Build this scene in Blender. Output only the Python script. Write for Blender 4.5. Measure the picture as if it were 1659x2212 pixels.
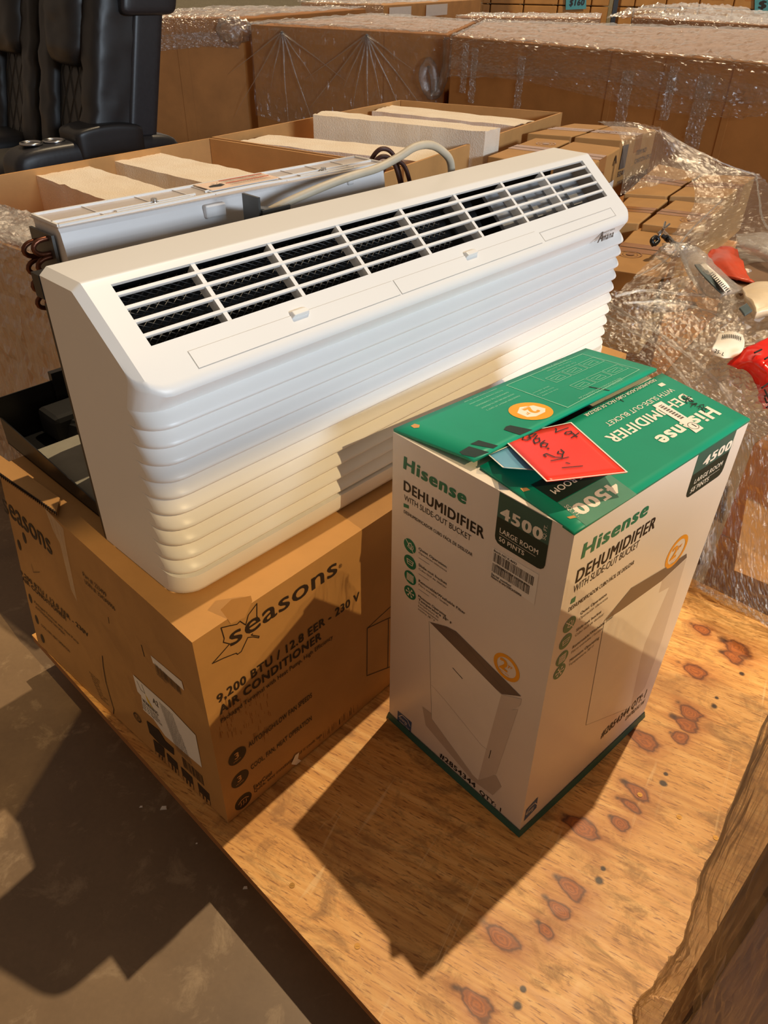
import bpy, bmesh, math, random
import numpy as np
from mathutils import Vector, Matrix, noise

random.seed(7)
scene = bpy.context.scene
for o in list(bpy.data.objects):
    bpy.data.objects.remove(o, do_unlink=True)
COL = scene.collection

# ------------------------------------------------------------------ camera
IW, IH = 1659, 2212
FPX, CZ, PITCH, ROLL = 1609.93, 1.0839, 0.6308, 0.0225
_fw = Vector((0, math.cos(PITCH), -math.sin(PITCH)))
_r0 = Vector((1, 0, 0)); _u0 = _r0.cross(_fw)
CR = math.cos(ROLL) * _r0 + math.sin(ROLL) * _u0
CU = -math.sin(ROLL) * _r0 + math.cos(ROLL) * _u0
CAMP = Vector((0, 0, CZ))
cam = bpy.data.cameras.new('camera')
cam.sensor_fit = 'AUTO'; cam.sensor_width = 36; cam.lens = FPX * 36 / IH
cam.clip_start = 0.02; cam.clip_end = 100
cam_o = bpy.data.objects.new('camera', cam); COL.objects.link(cam_o)
M = Matrix((CR, CU, -_fw)).transposed().to_4x4(); M.translation = CAMP
cam_o.matrix_world = M
scene.camera = cam_o

# ------------------------------------------------------------------ light
scene.view_settings.view_transform = 'Standard'
scene.view_settings.look = 'None'
scene.view_settings.exposure = 0.0
scene.view_settings.gamma = 1.0
scene.view_settings.use_curve_mapping = False
w = bpy.data.worlds.new('world'); scene.world = w; w.use_nodes = True
bg = w.node_tree.nodes['Background']
bg.inputs[0].default_value = (1.0, 0.75, 0.55, 1); bg.inputs[1].default_value = 0.215

def lamp(name, kind, to_dir, energy, color, dist=0, target=(0, 0, 0), size=1, size_y=None, angle=0.01):
    l = bpy.data.lights.new(name, kind); l.energy = energy; l.color = color
    o = bpy.data.objects.new(name, l); COL.objects.link(o)
    d = Vector(to_dir).normalized()
    o.rotation_euler = d.to_track_quat('Z', 'Y').to_euler()
    o.location = Vector(target) + d * (dist if dist else 8)
    if kind == 'SUN': l.angle = angle
    if kind == 'AREA':
        l.shape = 'RECTANGLE' if size_y else 'SQUARE'; l.size = size
        if size_y: l.size_y = size_y
    return o
lamp('sun', 'SUN', (0.221, 0.314, 0.923), 2.2, (1.0, 0.76, 0.47), angle=0.012)
# rear lamp added out of view for grazing reflections on the box-top film
lamp('rear_sheen_lamp', 'AREA', (0.0, 0.985, 0.17), 90, (1.0, 0.86, 0.72), dist=13.0, target=(1.0, 2.0, 0.4), size=14, size_y=1.6)
# daylight from the open loading door, to the right behind the photographer
lamp('door_daylight', 'AREA', (0.72, -0.62, 0.235), 345, (0.74, 0.87, 1.0), dist=7.0, target=(0.1, 1.1, 0.75), size=2.6, size_y=0.9)
# added second sun for warm light on louvers and carton, trimmed by a blocker
lamp('warm_beam', 'SUN', (0.586, -0.564, 0.582), 1.75, (1.0, 0.72, 0.36), angle=0.006)

# ------------------------------------------------------------------ geometry helpers
def ray(px, py):
    return (_fw * FPX + CR * (px - IW / 2) + CU * (IH / 2 - py)).normalized()
def at(px, py, z):
    d = ray(px, py); return CAMP + d * ((z - CZ) / d.z)
def proj(P):
    d = Vector(P) - CAMP; z = d.dot(_fw)
    return (IW / 2 + FPX * d.dot(CR) / z, IH / 2 - FPX * d.dot(CU) / z)
def Z(x0, y0, s):
    return lambda x, y: (x0 + x * s, y0 + y * s)

class MB:
    def __init__(s): s.v = []; s.f = []; s.sm = []; s.calls = []
    def add(s, verts, faces, smooth=False):
        b = len(s.v); s.calls.append((b, len(s.f))); s.v += [Vector(p) for p in verts]
        for f in faces: s.f.append([i + b for i in f]); s.sm.append(smooth)
        return s
    def poly(s, pts, smooth=False): return s.add(pts, [list(range(len(pts)))], smooth)
    def hexa(s, c):      # 8 corners: bottom 4 ccw, top 4 ccw
        return s.add(c, [[3, 2, 1, 0], [4, 5, 6, 7], [0, 1, 5, 4], [1, 2, 6, 5], [2, 3, 7, 6], [3, 0, 4, 7]])
    def box(s, lo, hi):
        x0, y0, z0 = lo; x1, y1, z1 = hi
        return s.hexa([(x0, y0, z0), (x1, y0, z0), (x1, y1, z0), (x0, y1, z0), (x0, y0, z1), (x1, y0, z1), (x1, y1, z1), (x0, y1, z1)])
    def prism(s, top, drop):   # polygon top pts, drop vector
        n = len(top); d = Vector(drop); t = [Vector(p) for p in top]; b = [p + d for p in t]
        f = [list(range(n)), list(range(2 * n - 1, n - 1, -1))]
        for i in range(n): j = (i + 1) % n; f.append([j, i, n + i, n + j])
        return s.add(t + b, f)
    def grid(s, P, smooth=True, closed=False):   # P[i][j]
        n, m = len(P), len(P[0]); f = []
        for i in range(n - 1):
            for j in range(m - 1 + (1 if closed else 0)):
                k = (j + 1) % m; f.append([i * m + j, i * m + k, (i + 1) * m + k, (i + 1) * m + j])
        return s.add([p for r in P for p in r], f, smooth)
    def tube(s, pts, r, n=10, cap=True):
        pts = [Vector(p) for p in pts]; rows = []; prev = None
        for i, p in enumerate(pts):
            t = (pts[min(i + 1, len(pts) - 1)] - pts[max(i - 1, 0)]).normalized()
            if prev is None:
                a = Vector((0, 0, 1)) if abs(t.z) < .9 else Vector((1, 0, 0)); u = t.cross(a).normalized()
            else: u = (prev - t * prev.dot(t)).normalized()
            prev = u; v = t.cross(u); rr = r[i] if isinstance(r, (list, tuple)) else r
            rows.append([p + rr * (math.cos(2 * math.pi * k / n) * u + math.sin(2 * math.pi * k / n) * v) for k in range(n)])
        s.grid(rows, True, True)
        if cap: s.poly(rows[0][::-1]); s.poly(rows[-1])
        return s
    def cyl(s, a, b, r, n=16): return s.tube([a, b], r, n)
    def build(s, name, mat, parent=None, bevel=0, seg=2, subsurf=0, solid=0, wn=False):
        root = None
        base = Vector((0, 0, 0))
        p = parent
        while p is not None: base = base + Vector(p.get('_loc', (0, 0, 0))); p = p.parent
        if parent is None and s.v:
            xs = [v.x for v in s.v]; ys = [v.y for v in s.v]; zs = [v.z for v in s.v]
            base = Vector(((min(xs) + max(xs)) / 2, (min(ys) + max(ys)) / 2, min(zs)))
        localp = parent is not None and parent.get('_local', 0)
        if localp: base = Vector((0, 0, 0))
        me = bpy.data.meshes.new(name)
        me.from_pydata([tuple(v - base) for v in s.v], [], s.f)
        me.validate(); me.materials.append(mat)
        for i, pl in enumerate(me.polygons):
            if i < len(s.sm): pl.use_smooth = s.sm[i]
        o = bpy.data.objects.new(name, me); COL.objects.link(o)
        if parent is None: o.location = base; o['_loc'] = tuple(base)
        else:
            o.parent = parent
            if localp: o['_local'] = 1
        if bevel:
            m = o.modifiers.new('b', 'BEVEL'); m.width = bevel; m.segments = seg; m.limit_method = 'ANGLE'; m.angle_limit = .6; m.harden_normals = False
        if subsurf:
            m = o.modifiers.new('s', 'SUBSURF'); m.levels = subsurf; m.render_levels = subsurf
        if solid:
            m = o.modifiers.new('t', 'SOLIDIFY'); m.thickness = solid; m.offset = 0
        return o

def build_split(mb, name, mat, parent, gap=.004):
    """printed marks: every group of marks that sit close together becomes a part of its own"""
    n = len(mb.calls); ends = [c[0] for c in mb.calls[1:]] + [len(mb.v)]; fend = [c[1] for c in mb.calls[1:]] + [len(mb.f)]
    bb = []
    for (b, f), e in zip(mb.calls, ends):
        q = mb.v[b:e]; bb.append([min(v[k] for v in q) - gap for k in range(3)] + [max(v[k] for v in q) + gap for k in range(3)])
    par = list(range(n))
    def find(i):
        while par[i] != i: par[i] = par[par[i]]; i = par[i]
        return i
    for i in range(n):
        for j in range(i):
            if all(bb[i][k] <= bb[j][k + 3] and bb[j][k] <= bb[i][k + 3] for k in range(3)): par[find(i)] = find(j)
    groups = {}
    for i in range(n): groups.setdefault(find(i), []).append(i)
    first = None
    for g in groups.values():
        m = MB()
        for i in g:
            b, f = mb.calls[i]; m.add(mb.v[b:ends[i]], [[q - b for q in fc] for fc in mb.f[f:fend[i]]])
        o = m.build(name, mat, parent); first = first or o
    return first

def tag(o, label=None, cat=None, group=None, kind=None):
    if label: o['label'] = label
    if cat: o['category'] = cat
    if group: o['group'] = group
    if kind: o['kind'] = kind
    return o
def empty(name, loc, rz=None, local=False):
    o = bpy.data.objects.new(name, None); COL.objects.link(o); o.location = loc; o.empty_display_size = .05
    if rz is not None: o.rotation_euler = (0, 0, rz)
    o['_loc'] = tuple(loc)
    if local: o['_local'] = 1
    return o

# ------------------------------------------------------------------ materials
def S(c):
    return tuple(((v / 255) / 12.92 if v / 255 <= .04045 else ((v / 255 + .055) / 1.055) ** 2.4) for v in c) + (1,)
class NT:
    def __init__(s, name):
        s.m = bpy.data.materials.new(name); s.m.use_nodes = True; s.t = s.m.node_tree; s.t.nodes.clear()
        s.out = s.n('ShaderNodeOutputMaterial')
    def n(s, kind, **kw):
        nd = s.t.nodes.new(kind)
        for k, v in kw.items():
            if k.startswith('i_'):
                key = k[2:]; nd.inputs[int(key) if key.isdigit() else key].default_value = v
            else: setattr(nd, k, v)
        return nd
    def l(s, a, b): s.t.links.new(a, b)
    def obj(s, scale=(1, 1, 1), rot=(0, 0, 0)):
        tc = s.n('ShaderNodeTexCoord'); mr = s.n('ShaderNodeMapping'); mp = s.n('ShaderNodeMapping'); s.l(tc.outputs['Object'], mr.inputs[0]); s.l(mr.outputs[0], mp.inputs[0])
        mp.inputs['Scale'].default_value = scale; mr.inputs['Rotation'].default_value = rot
        return mp.outputs[0]
    def noise(s, vec, scale, detail=4, rough=.55, dist=0):
        nd = s.n('ShaderNodeTexNoise'); s.l(vec, nd.inputs['Vector'])
        nd.inputs['Scale'].default_value = scale; nd.inputs['Detail'].default_value = detail
        nd.inputs['Roughness'].default_value = rough; nd.inputs['Distortion'].default_value = dist
        return nd.outputs[0]
    def ramp(s, fac, stops):
        r = s.n('ShaderNodeValToRGB'); e = r.color_ramp.elements
        while len(e) < len(stops): e.new(.5)
        for i, (p, c) in enumerate(stops):
            e[i].position = p; e[i].color = c if len(c) == 4 else tuple(c) + (1,)
        s.l(fac, r.inputs[0]); return r.outputs[0]
    def mix(s, fac, a, b, mode='MIX'):
        m = s.n('ShaderNodeMix', data_type='RGBA', blend_type=mode)
        for v, i in ((fac, 0), (a, 6), (b, 7)):
            if hasattr(v, 'is_linked'): s.l(v, m.inputs[i])
            else: m.inputs[i].default_value = v
        return m.outputs[2]
    def math(s, op, a, b=None, c=None):
        m = s.n('ShaderNodeMath', operation=op)
        for v, i in ((a, 0), (b, 1), (c, 2)):
            if v is None: continue
            if hasattr(v, 'is_linked'): s.l(v, m.inputs[i])
            else: m.inputs[i].default_value = v
        return m.outputs[0]
    def vmath(s, op, a, b=None, out=0):
        m = s.n('ShaderNodeVectorMath', operation=op)
        for v, i in ((a, 0), (b, 1)):
            if v is None: continue
            if hasattr(v, 'is_linked'): s.l(v, m.inputs[i])
            else: m.inputs[i].default_value = v
        return m.outputs[out]
    def bump(s, h, strength=.2, dist=.002):
        b = s.n('ShaderNodeBump'); b.inputs['Strength'].default_value = strength; b.inputs['Distance'].default_value = dist
        s.l(h, b.inputs['Height']); return b.outputs[0]
    def pbsdf(s, color, rough=.5, bump=None, **kw):
        p = s.n('ShaderNodeBsdfPrincipled')
        for v, k in ((color, 'Base Color'), (rough, 'Roughness')):
            if hasattr(v, 'is_linked'): s.l(v, p.inputs[k])
            else: p.inputs[k].default_value = v
        if bump is not None: s.l(bump, p.inputs['Normal'])
        for k, v in kw.items(): p.inputs[k.replace('_', ' ')].default_value = v
        s.l(p.outputs[0], s.out.inputs[0]); return p

def plain(name, c, rough=.5, var=.08, scale=30, bumps=.05, **kw):
    t = NT(name); v = t.obj(); n = t.noise(v, scale, 5)
    a = tuple(x * (1 - var) for x in S(c)[:3]) + (1,); b = tuple(min(1, x * (1 + var)) for x in S(c)[:3]) + (1,)
    t.pbsdf(t.ramp(n, [(.3, a), (.7, b)]), rough, t.bump(n, bumps, .002), **kw); return t.m
def cardboard(name, c, rough=.62, rot=0, dark=.72, rib=260):
    t = NT(name); v = t.obj()
    n = t.noise(v, 5, 6, .6); n2 = t.noise(v, 60, 4)
    a = S(c); d = tuple(x * dark for x in a[:3]) + (1,)
    col = t.mix(t.ramp(n, [(.35, (0, 0, 0, 1)), (.75, (1, 1, 1, 1))]), a, d)
    col = t.mix(t.math('MULTIPLY', n2, .3), col, tuple(x * .8 for x in a[:3]) + (1,))
    wv = t.n('ShaderNodeTexWave', wave_type='BANDS', bands_direction='X'); t.l(t.obj(rot=(0, 0, rot)), wv.inputs[0]); wv.inputs['Scale'].default_value = rib / 20
    wv.inputs['Distortion'].default_value = .6
    h = t.math('ADD', t.math('MULTIPLY', wv.outputs['Fac'], .25), n2)
    t.pbsdf(col, rough, t.bump(h, .12, .0015), Specular_IOR_Level=.35); return t.m
def film(name, scale=(6, 30, 6), base=.10, hi=.45, rough=.10, white=.06, bump=.9, tint=(1, 1, 1, 1), dist=.012):
    t = NT(name); v = t.obj(scale)
    n = t.noise(v, 1.0, 8, .62, 1.2); n2 = t.noise(t.obj(tuple(x * 4 for x in scale)), 1.0, 5, .6, .6)
    h = t.math('ADD', n, t.math('MULTIPLY', n2, .35))
    b = t.bump(h, bump, dist)
    tr = t.n('ShaderNodeBsdfTransparent'); tr.inputs[0].default_value = tint
    gl = t.n('ShaderNodeBsdfGlossy'); gl.inputs['Roughness'].default_value = rough; t.l(b, gl.inputs['Normal'])
    df = t.n('ShaderNodeBsdfDiffuse'); df.inputs[0].default_value = (.85, .8, .76, 1); t.l(b, df.inputs['Normal'])
    lw = t.n('ShaderNodeLayerWeight'); lw.inputs[0].default_value = .25; t.l(b, lw.inputs['Normal'])
    rp = t.ramp(n2, [(.52, (0, 0, 0, 1)), (.72, (1, 1, 1, 1))])
    fac = t.math('ADD', t.math('MULTIPLY', rp, hi * .5), t.math('MULTIPLY_ADD', lw.outputs['Fresnel'], hi, base))
    m1 = t.n('ShaderNodeMixShader'); t.l(t.math('MINIMUM', fac, .85), m1.inputs[0]); t.l(tr.outputs[0], m1.inputs[1]); t.l(gl.outputs[0], m1.inputs[2])
    m2 = t.n('ShaderNodeMixShader'); t.l(t.math('MULTIPLY_ADD', rp, white, white * .6), m2.inputs[0]); t.l(m1.outputs[0], m2.inputs[1]); t.l(df.outputs[0], m2.inputs[2])
    t.l(m2.outputs[0], t.out.inputs[0]); return t.m

MT = {}
MT['kraft'] = cardboard('kraft carton', (194, 145, 86))
MT['brown'] = cardboard('brown carton', (188, 128, 68))
MT['tan'] = cardboard('tan carton', (214, 160, 98))
MT['tape'] = plain('packing tape', (160, 104, 52), .25)
MT['white_card'] = plain('white coated board', (236, 226, 216), .32, .03, 6, .03)
MT['green'] = plain('green coated board', (0, 146, 116), .42, .08, 7, .06)
MT['teal'] = plain('teal print', (46, 98, 88), .45)
MT['ink_green'] = plain('green ink', (10, 122, 92), .4)
MT['ink_black'] = plain('black ink', (24, 22, 22), .5)
MT['ink_brown'] = plain('brown black ink', (44, 30, 20), .6)
MT['ink_grey'] = plain('grey ink', (92, 84, 78), .5)
MT['ink_white'] = plain('white ink', (246, 238, 224), .4)
MT['ink_pale'] = plain('pale green ink', (150, 215, 190), .4)
MT['badge_top'] = plain('grey green print', (58, 98, 88), .35)
MT['badge_low'] = plain('dark green print', (30, 52, 44), .35)
MT['badge_sunlit'] = plain('sunlit grey green print', (92, 150, 130), .3)  # badge green lightened to put the sun on the flap into the colour
MT['orange'] = plain('orange print', (246, 168, 38), .35)
MT['blue'] = plain('blue print', (58, 92, 140), .4)
MT['red_card'] = plain('red card', (250, 52, 34), .35, .04)
MT['blue_card'] = plain('light blue card', (110, 176, 216), .4, .04)
MT['paper'] = plain('white label paper', (240, 234, 226), .5, .03)
MT['ac_white'] = plain('white plastic', (240, 238, 234), .38, .02, 3, .01)
MT['ac_seam'] = plain('grey seam', (188, 182, 174), .5)
MT['black_metal'] = plain('black metal', (20, 20, 21), .35, .1)
MT['black_matte'] = plain('black foam', (13, 13, 14), .8)
MT['grey_foam'] = plain('grey foam', (150, 146, 132), .8)
MT['grey_plastic'] = plain('grey plastic', (150, 152, 156), .5)
MT['steel'] = plain('steel', (190, 190, 192), .25, Metallic=1.0)
MT['galv'] = plain('galvanised bracket', (110, 110, 108), .4, Metallic=.8)
MT['brass'] = plain('brass screw', (150, 112, 58), .45, Metallic=.8)
MT['copper'] = plain('dull copper', (104, 62, 44), .35, Metallic=.8)
MT['cable'] = plain('beige cable', (205, 190, 165), .5)
MT['wire'] = plain('brown wire', (84, 50, 40), .5)
MT['leather'] = plain('black leather', (36, 36, 40), .40, .15, 60, .12)
MT['leather_soft'] = plain('soft black leather', (34, 33, 34), .42, .15, 9, .35)
MT['ink_orange'] = plain('warning orange', (222, 92, 34), .5)
MT['label_peach'] = plain('warning label', (244, 214, 190), .5)
MT['price_blue'] = plain('blue price card', (74, 160, 186), .5)
MT['red_plastic'] = plain('red plastic tag', (240, 36, 22), .22, .05)
MT['yellow'] = plain('yellow print', (230, 190, 30), .5)
t = NT('expanded foam'); v = t.obj(); n = t.n('ShaderNodeTexVoronoi'); t.l(v, n.inputs[0]); n.inputs['Scale'].default_value = 220
t.pbsdf(t.ramp(t.noise(v, 9, 5), [(.3, S((240, 222, 198))), (.7, S((248, 236, 218)))]), .8, t.bump(n.outputs[0], .35, .003)); MT['foam'] = t.m
t = NT('milky plastic'); p = t.pbsdf(S((232, 228, 226)), .3); p.inputs['Subsurface Weight'].default_value = .3; p.inputs['Subsurface Radius'].default_value = (.01, .01, .01); MT['milky'] = t.m
t = NT('milky lid'); tr = t.n('ShaderNodeBsdfTransparent'); p = t.pbsdf(S((226, 214, 206)), .25); mx = t.n('ShaderNodeMixShader'); mx.inputs[0].default_value = .72
t.l(tr.outputs[0], mx.inputs[1]); t.l(p.outputs[0], mx.inputs[2]); t.l(mx.outputs[0], t.out.inputs[0]); MT['milky_lid'] = t.m
MT['film'] = film('stretch film', (7, 45, 45), base=.06, hi=.34, rough=.26, white=.04, bump=.4, dist=.006)
MT['film_clear'] = film('clear stretched film', (10, 130, 70), base=.06, hi=.22, rough=.24, white=.02, bump=.4, dist=.0035)
MT['film_wrap'] = film('stretch film stretched sideways', (6, 95, 60), .05, .22, .24, .025, .4, dist=.006)
MT['film_crumple'] = film('crumpled film', (40, 40, 40), .14, .50, .24, .06, .5, dist=.008)
MT['film_haze'] = film('hazy stretch film', (70, 70, 6), .10, .45, .26, .22, .5, dist=.005)
MT['film_vert'] = film('stretch film hanging', (55, 55, 4), .08, .34, .24, .05, .5, dist=.006)
MT['film_front'] = film('stretch film wound tight', (60, 60, 2.5), .10, .45, .26, .05, .6, dist=.006)

# plain concrete
t = NT('concrete'); v = t.obj(); n1 = t.noise(v, 2.2, 8, .62, .4); n2 = t.noise(v, 14, 8, .7, .5); n3 = t.noise(v, 120, 3)
c = t.ramp(n1, [(.3, S((112, 92, 72))), (.7, S((150, 126, 98)))])
c = t.mix(t.ramp(n2, [(.55, (0, 0, 0, 1)), (.72, (1, 1, 1, 1))]), c, S((172, 150, 122)))
c = t.mix(t.math('MULTIPLY', n3, .35), c, S((92, 74, 56)))
t.pbsdf(c, t.math('MULTIPLY_ADD', n2, .3, .28), t.bump(n2, .06, .002)); MT['concrete'] = t.m

# ------------------------------------------------------------------ printing on faces
class Face:
    vmin = -9
    """planar-ish quad given by TL, TR, BR, BL seen from outside; u right, v up, in metres"""
    def __init__(s, tl, tr, br, bl):
        s.c = [Vector(p) for p in (tl, tr, br, bl)]
        s.W = ((s.c[1] - s.c[0]).length + (s.c[2] - s.c[3]).length) / 2
        s.H = ((s.c[0] - s.c[3]).length + (s.c[1] - s.c[2]).length) / 2
        s.n = (s.c[2] - s.c[0]).cross(s.c[1] - s.c[3]).normalized()
        src = [proj(p) for p in s.c]; dst = [(0, s.H), (s.W, s.H), (s.W, 0), (0, 0)]
        A = []; b = []
        for (x, y), (u, v) in zip(src, dst):
            A.append([x, y, 1, 0, 0, 0, -u * x, -u * y]); b.append(u)
            A.append([0, 0, 0, x, y, 1, -v * x, -v * y]); b.append(v)
        s.h = np.linalg.solve(np.array(A), np.array(b))
    def uv(s, p):
        x, y = p; h = s.h; d = h[6] * x + h[7] * y + 1
        return ((h[0] * x + h[1] * y + h[2]) / d, (h[3] * x + h[4] * y + h[5]) / d)
    def P(s, u, v, off=.0006):
        v = max(v, s.vmin)
        a = u / s.W; b = v / s.H
        return s.c[3].lerp(s.c[2], a).lerp(s.c[0].lerp(s.c[1], a), b) + s.n * off
_tc = {}
def glyphs(txt, bold):
    k = (txt, bold)
    if k in _tc: return _tc[k]
    cu = bpy.data.curves.new('t', 'FONT'); cu.body = txt; cu.size = 1; cu.resolution_u = 3; cu.fill_mode = 'FRONT'; cu.offset = 0; cu.space_character = 1 + bold * 3.2
    o = bpy.data.objects.new('t', cu); COL.objects.link(o)
    dg = bpy.context.evaluated_depsgraph_get(); me = bpy.data.meshes.new_from_object(o.evaluated_get(dg))
    v = [tuple(q.co)[:2] for q in me.vertices]; f = [list(q.vertices) for q in me.polygons]
    bpy.data.objects.remove(o); bpy.data.curves.remove(cu); bpy.data.meshes.remove(me)
    _tc[k] = (v, f); return v, f
CAPH = max(q[1] for q in glyphs('H', 0)[0])
def text_uv(mb, F, u, v, ex, h, txt, bold=.0, off=.0008, width=None, slant=0):
    """baseline start (u,v), unit direction ex, cap height h, optional total width"""
    g, f = glyphs(txt, bold)
    if not g: return
    x0 = min(q[0] for q in g); x1 = max(q[0] for q in g)
    sy = h / CAPH; sx = width / (x1 - x0) if width else sy
    ey = (-ex[1], ex[0])
    vs = []; fs = []; k = bold * .9                 # bolder strokes: the outline repeated a hair to each side
    cp = [(0, 0)] if bold < .008 else [(-k, -k * .5), (k, -k * .5), (k, k * .5), (-k, k * .5), (0, 0)]
    for i, (dx, dy) in enumerate(cp):
        b = len(vs)
        for x, y in g:
            X = (x - x0 + dx) * sx + slant * y * sy; Y = (y + dy) * sy
            vs.append(F.P(u + ex[0] * X + ey[0] * Y, v + ex[1] * X + ey[1] * Y, off + i * .00002))
        fs += [[q + b for q in fc] for fc in f]
    mb.add(vs, fs)
def text_px(mb, F, a, b, t, txt, bold=.0, off=.0008, snap=True, slant=0):
    ua, ub, ut = F.uv(a), F.uv(b), F.uv(t)
    d = (ub[0] - ua[0], ub[1] - ua[1]); L = math.hypot(*d)
    ex = (d[0] / L, d[1] / L)
    if snap:
        if abs(ex[0]) > abs(ex[1]): ex = (1 if ex[0] > 0 else -1, 0); L = abs(d[0])
        else: ex = (0, 1 if ex[1] > 0 else -1); L = abs(d[1])
    h = abs(-ex[1] * (ut[0] - ua[0]) + ex[0] * (ut[1] - ua[1]))
    text_uv(mb, F, ua[0], ua[1], ex, h, txt, bold, off, L, slant)
def fpoly(mb, F, pts, off=.0005): mb.poly([F.P(*F.uv(p), off) for p in pts])
def fquad(mb, F, u0, v0, u1, v1, off=.0005): mb.poly([F.P(u0, v0, off), F.P(u1, v0, off), F.P(u1, v1, off), F.P(u0, v1, off)])
def fdisc(mb, F, u, v, r, off=.0006, n=28, ry=None):
    ry = ry or r
    mb.poly([F.P(u + r * math.cos(2 * math.pi * k / n), v + ry * math.sin(2 * math.pi * k / n), off) for k in range(n)])
def fring(mb, F, u, v, r0, r1, off=.0007, n=32):
    for k in range(n):
        a = 2 * math.pi * k / n; b = 2 * math.pi * (k + 1) / n
        mb.poly([F.P(u + r * math.cos(q), v + r * math.sin(q), off) for r, q in ((r0, a), (r1, a), (r1, b), (r0, b))])
def fline(mb, F, pts, wd, off=.0007, px=True):
    q = [F.uv(p) for p in pts] if px else pts
    for i in range(len(q) - 1):
        (x0, y0), (x1, y1) = q[i], q[i + 1]; L = math.hypot(x1 - x0, y1 - y0)
        if L < 1e-6: continue
        nx, ny = -(y1 - y0) / L * wd / 2, (x1 - x0) / L * wd / 2; ex, ey = (x1 - x0) / L * wd * .3, (y1 - y0) / L * wd * .3
        mb.poly([F.P(x0 - nx - ex, y0 - ny - ey, off), F.P(x1 - nx + ex, y1 - ny + ey, off), F.P(x1 + nx + ex, y1 + ny + ey, off), F.P(x0 + nx - ex, y0 + ny - ey, off)])
def fbars(mb, F, u0, v0, u1, v1, n, off=.0009, seed=1):
    r = random.Random(seed); x = u0; st = (u1 - u0) / n
    while x < u1 - st:
        wd = st * r.choice((.3, .45, .7)); fquad(mb, F, x, v0, min(u1, x + wd), v1, off); x += wd + st * r.choice((.3, .5, .8))

# ------------------------------------------------------------------ floor and deck
FLOOR = -0.10
mb = MB(); mb.poly([(-14, -4, FLOOR), (14, -4, FLOOR), (14, 22, FLOOR), (-14, 22, FLOOR)])
tag(mb.build('floor', MT['concrete']), kind='structure')

E1 = Vector((.729, -.684, 0)); E2 = Vector((.684, .729, 0)); P0 = Vector((-.673, 1.023, 0))
def deck(s, t, z=0): p = P0 + E1 * s + E2 * t; return Vector((p.x, p.y, z))
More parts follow.
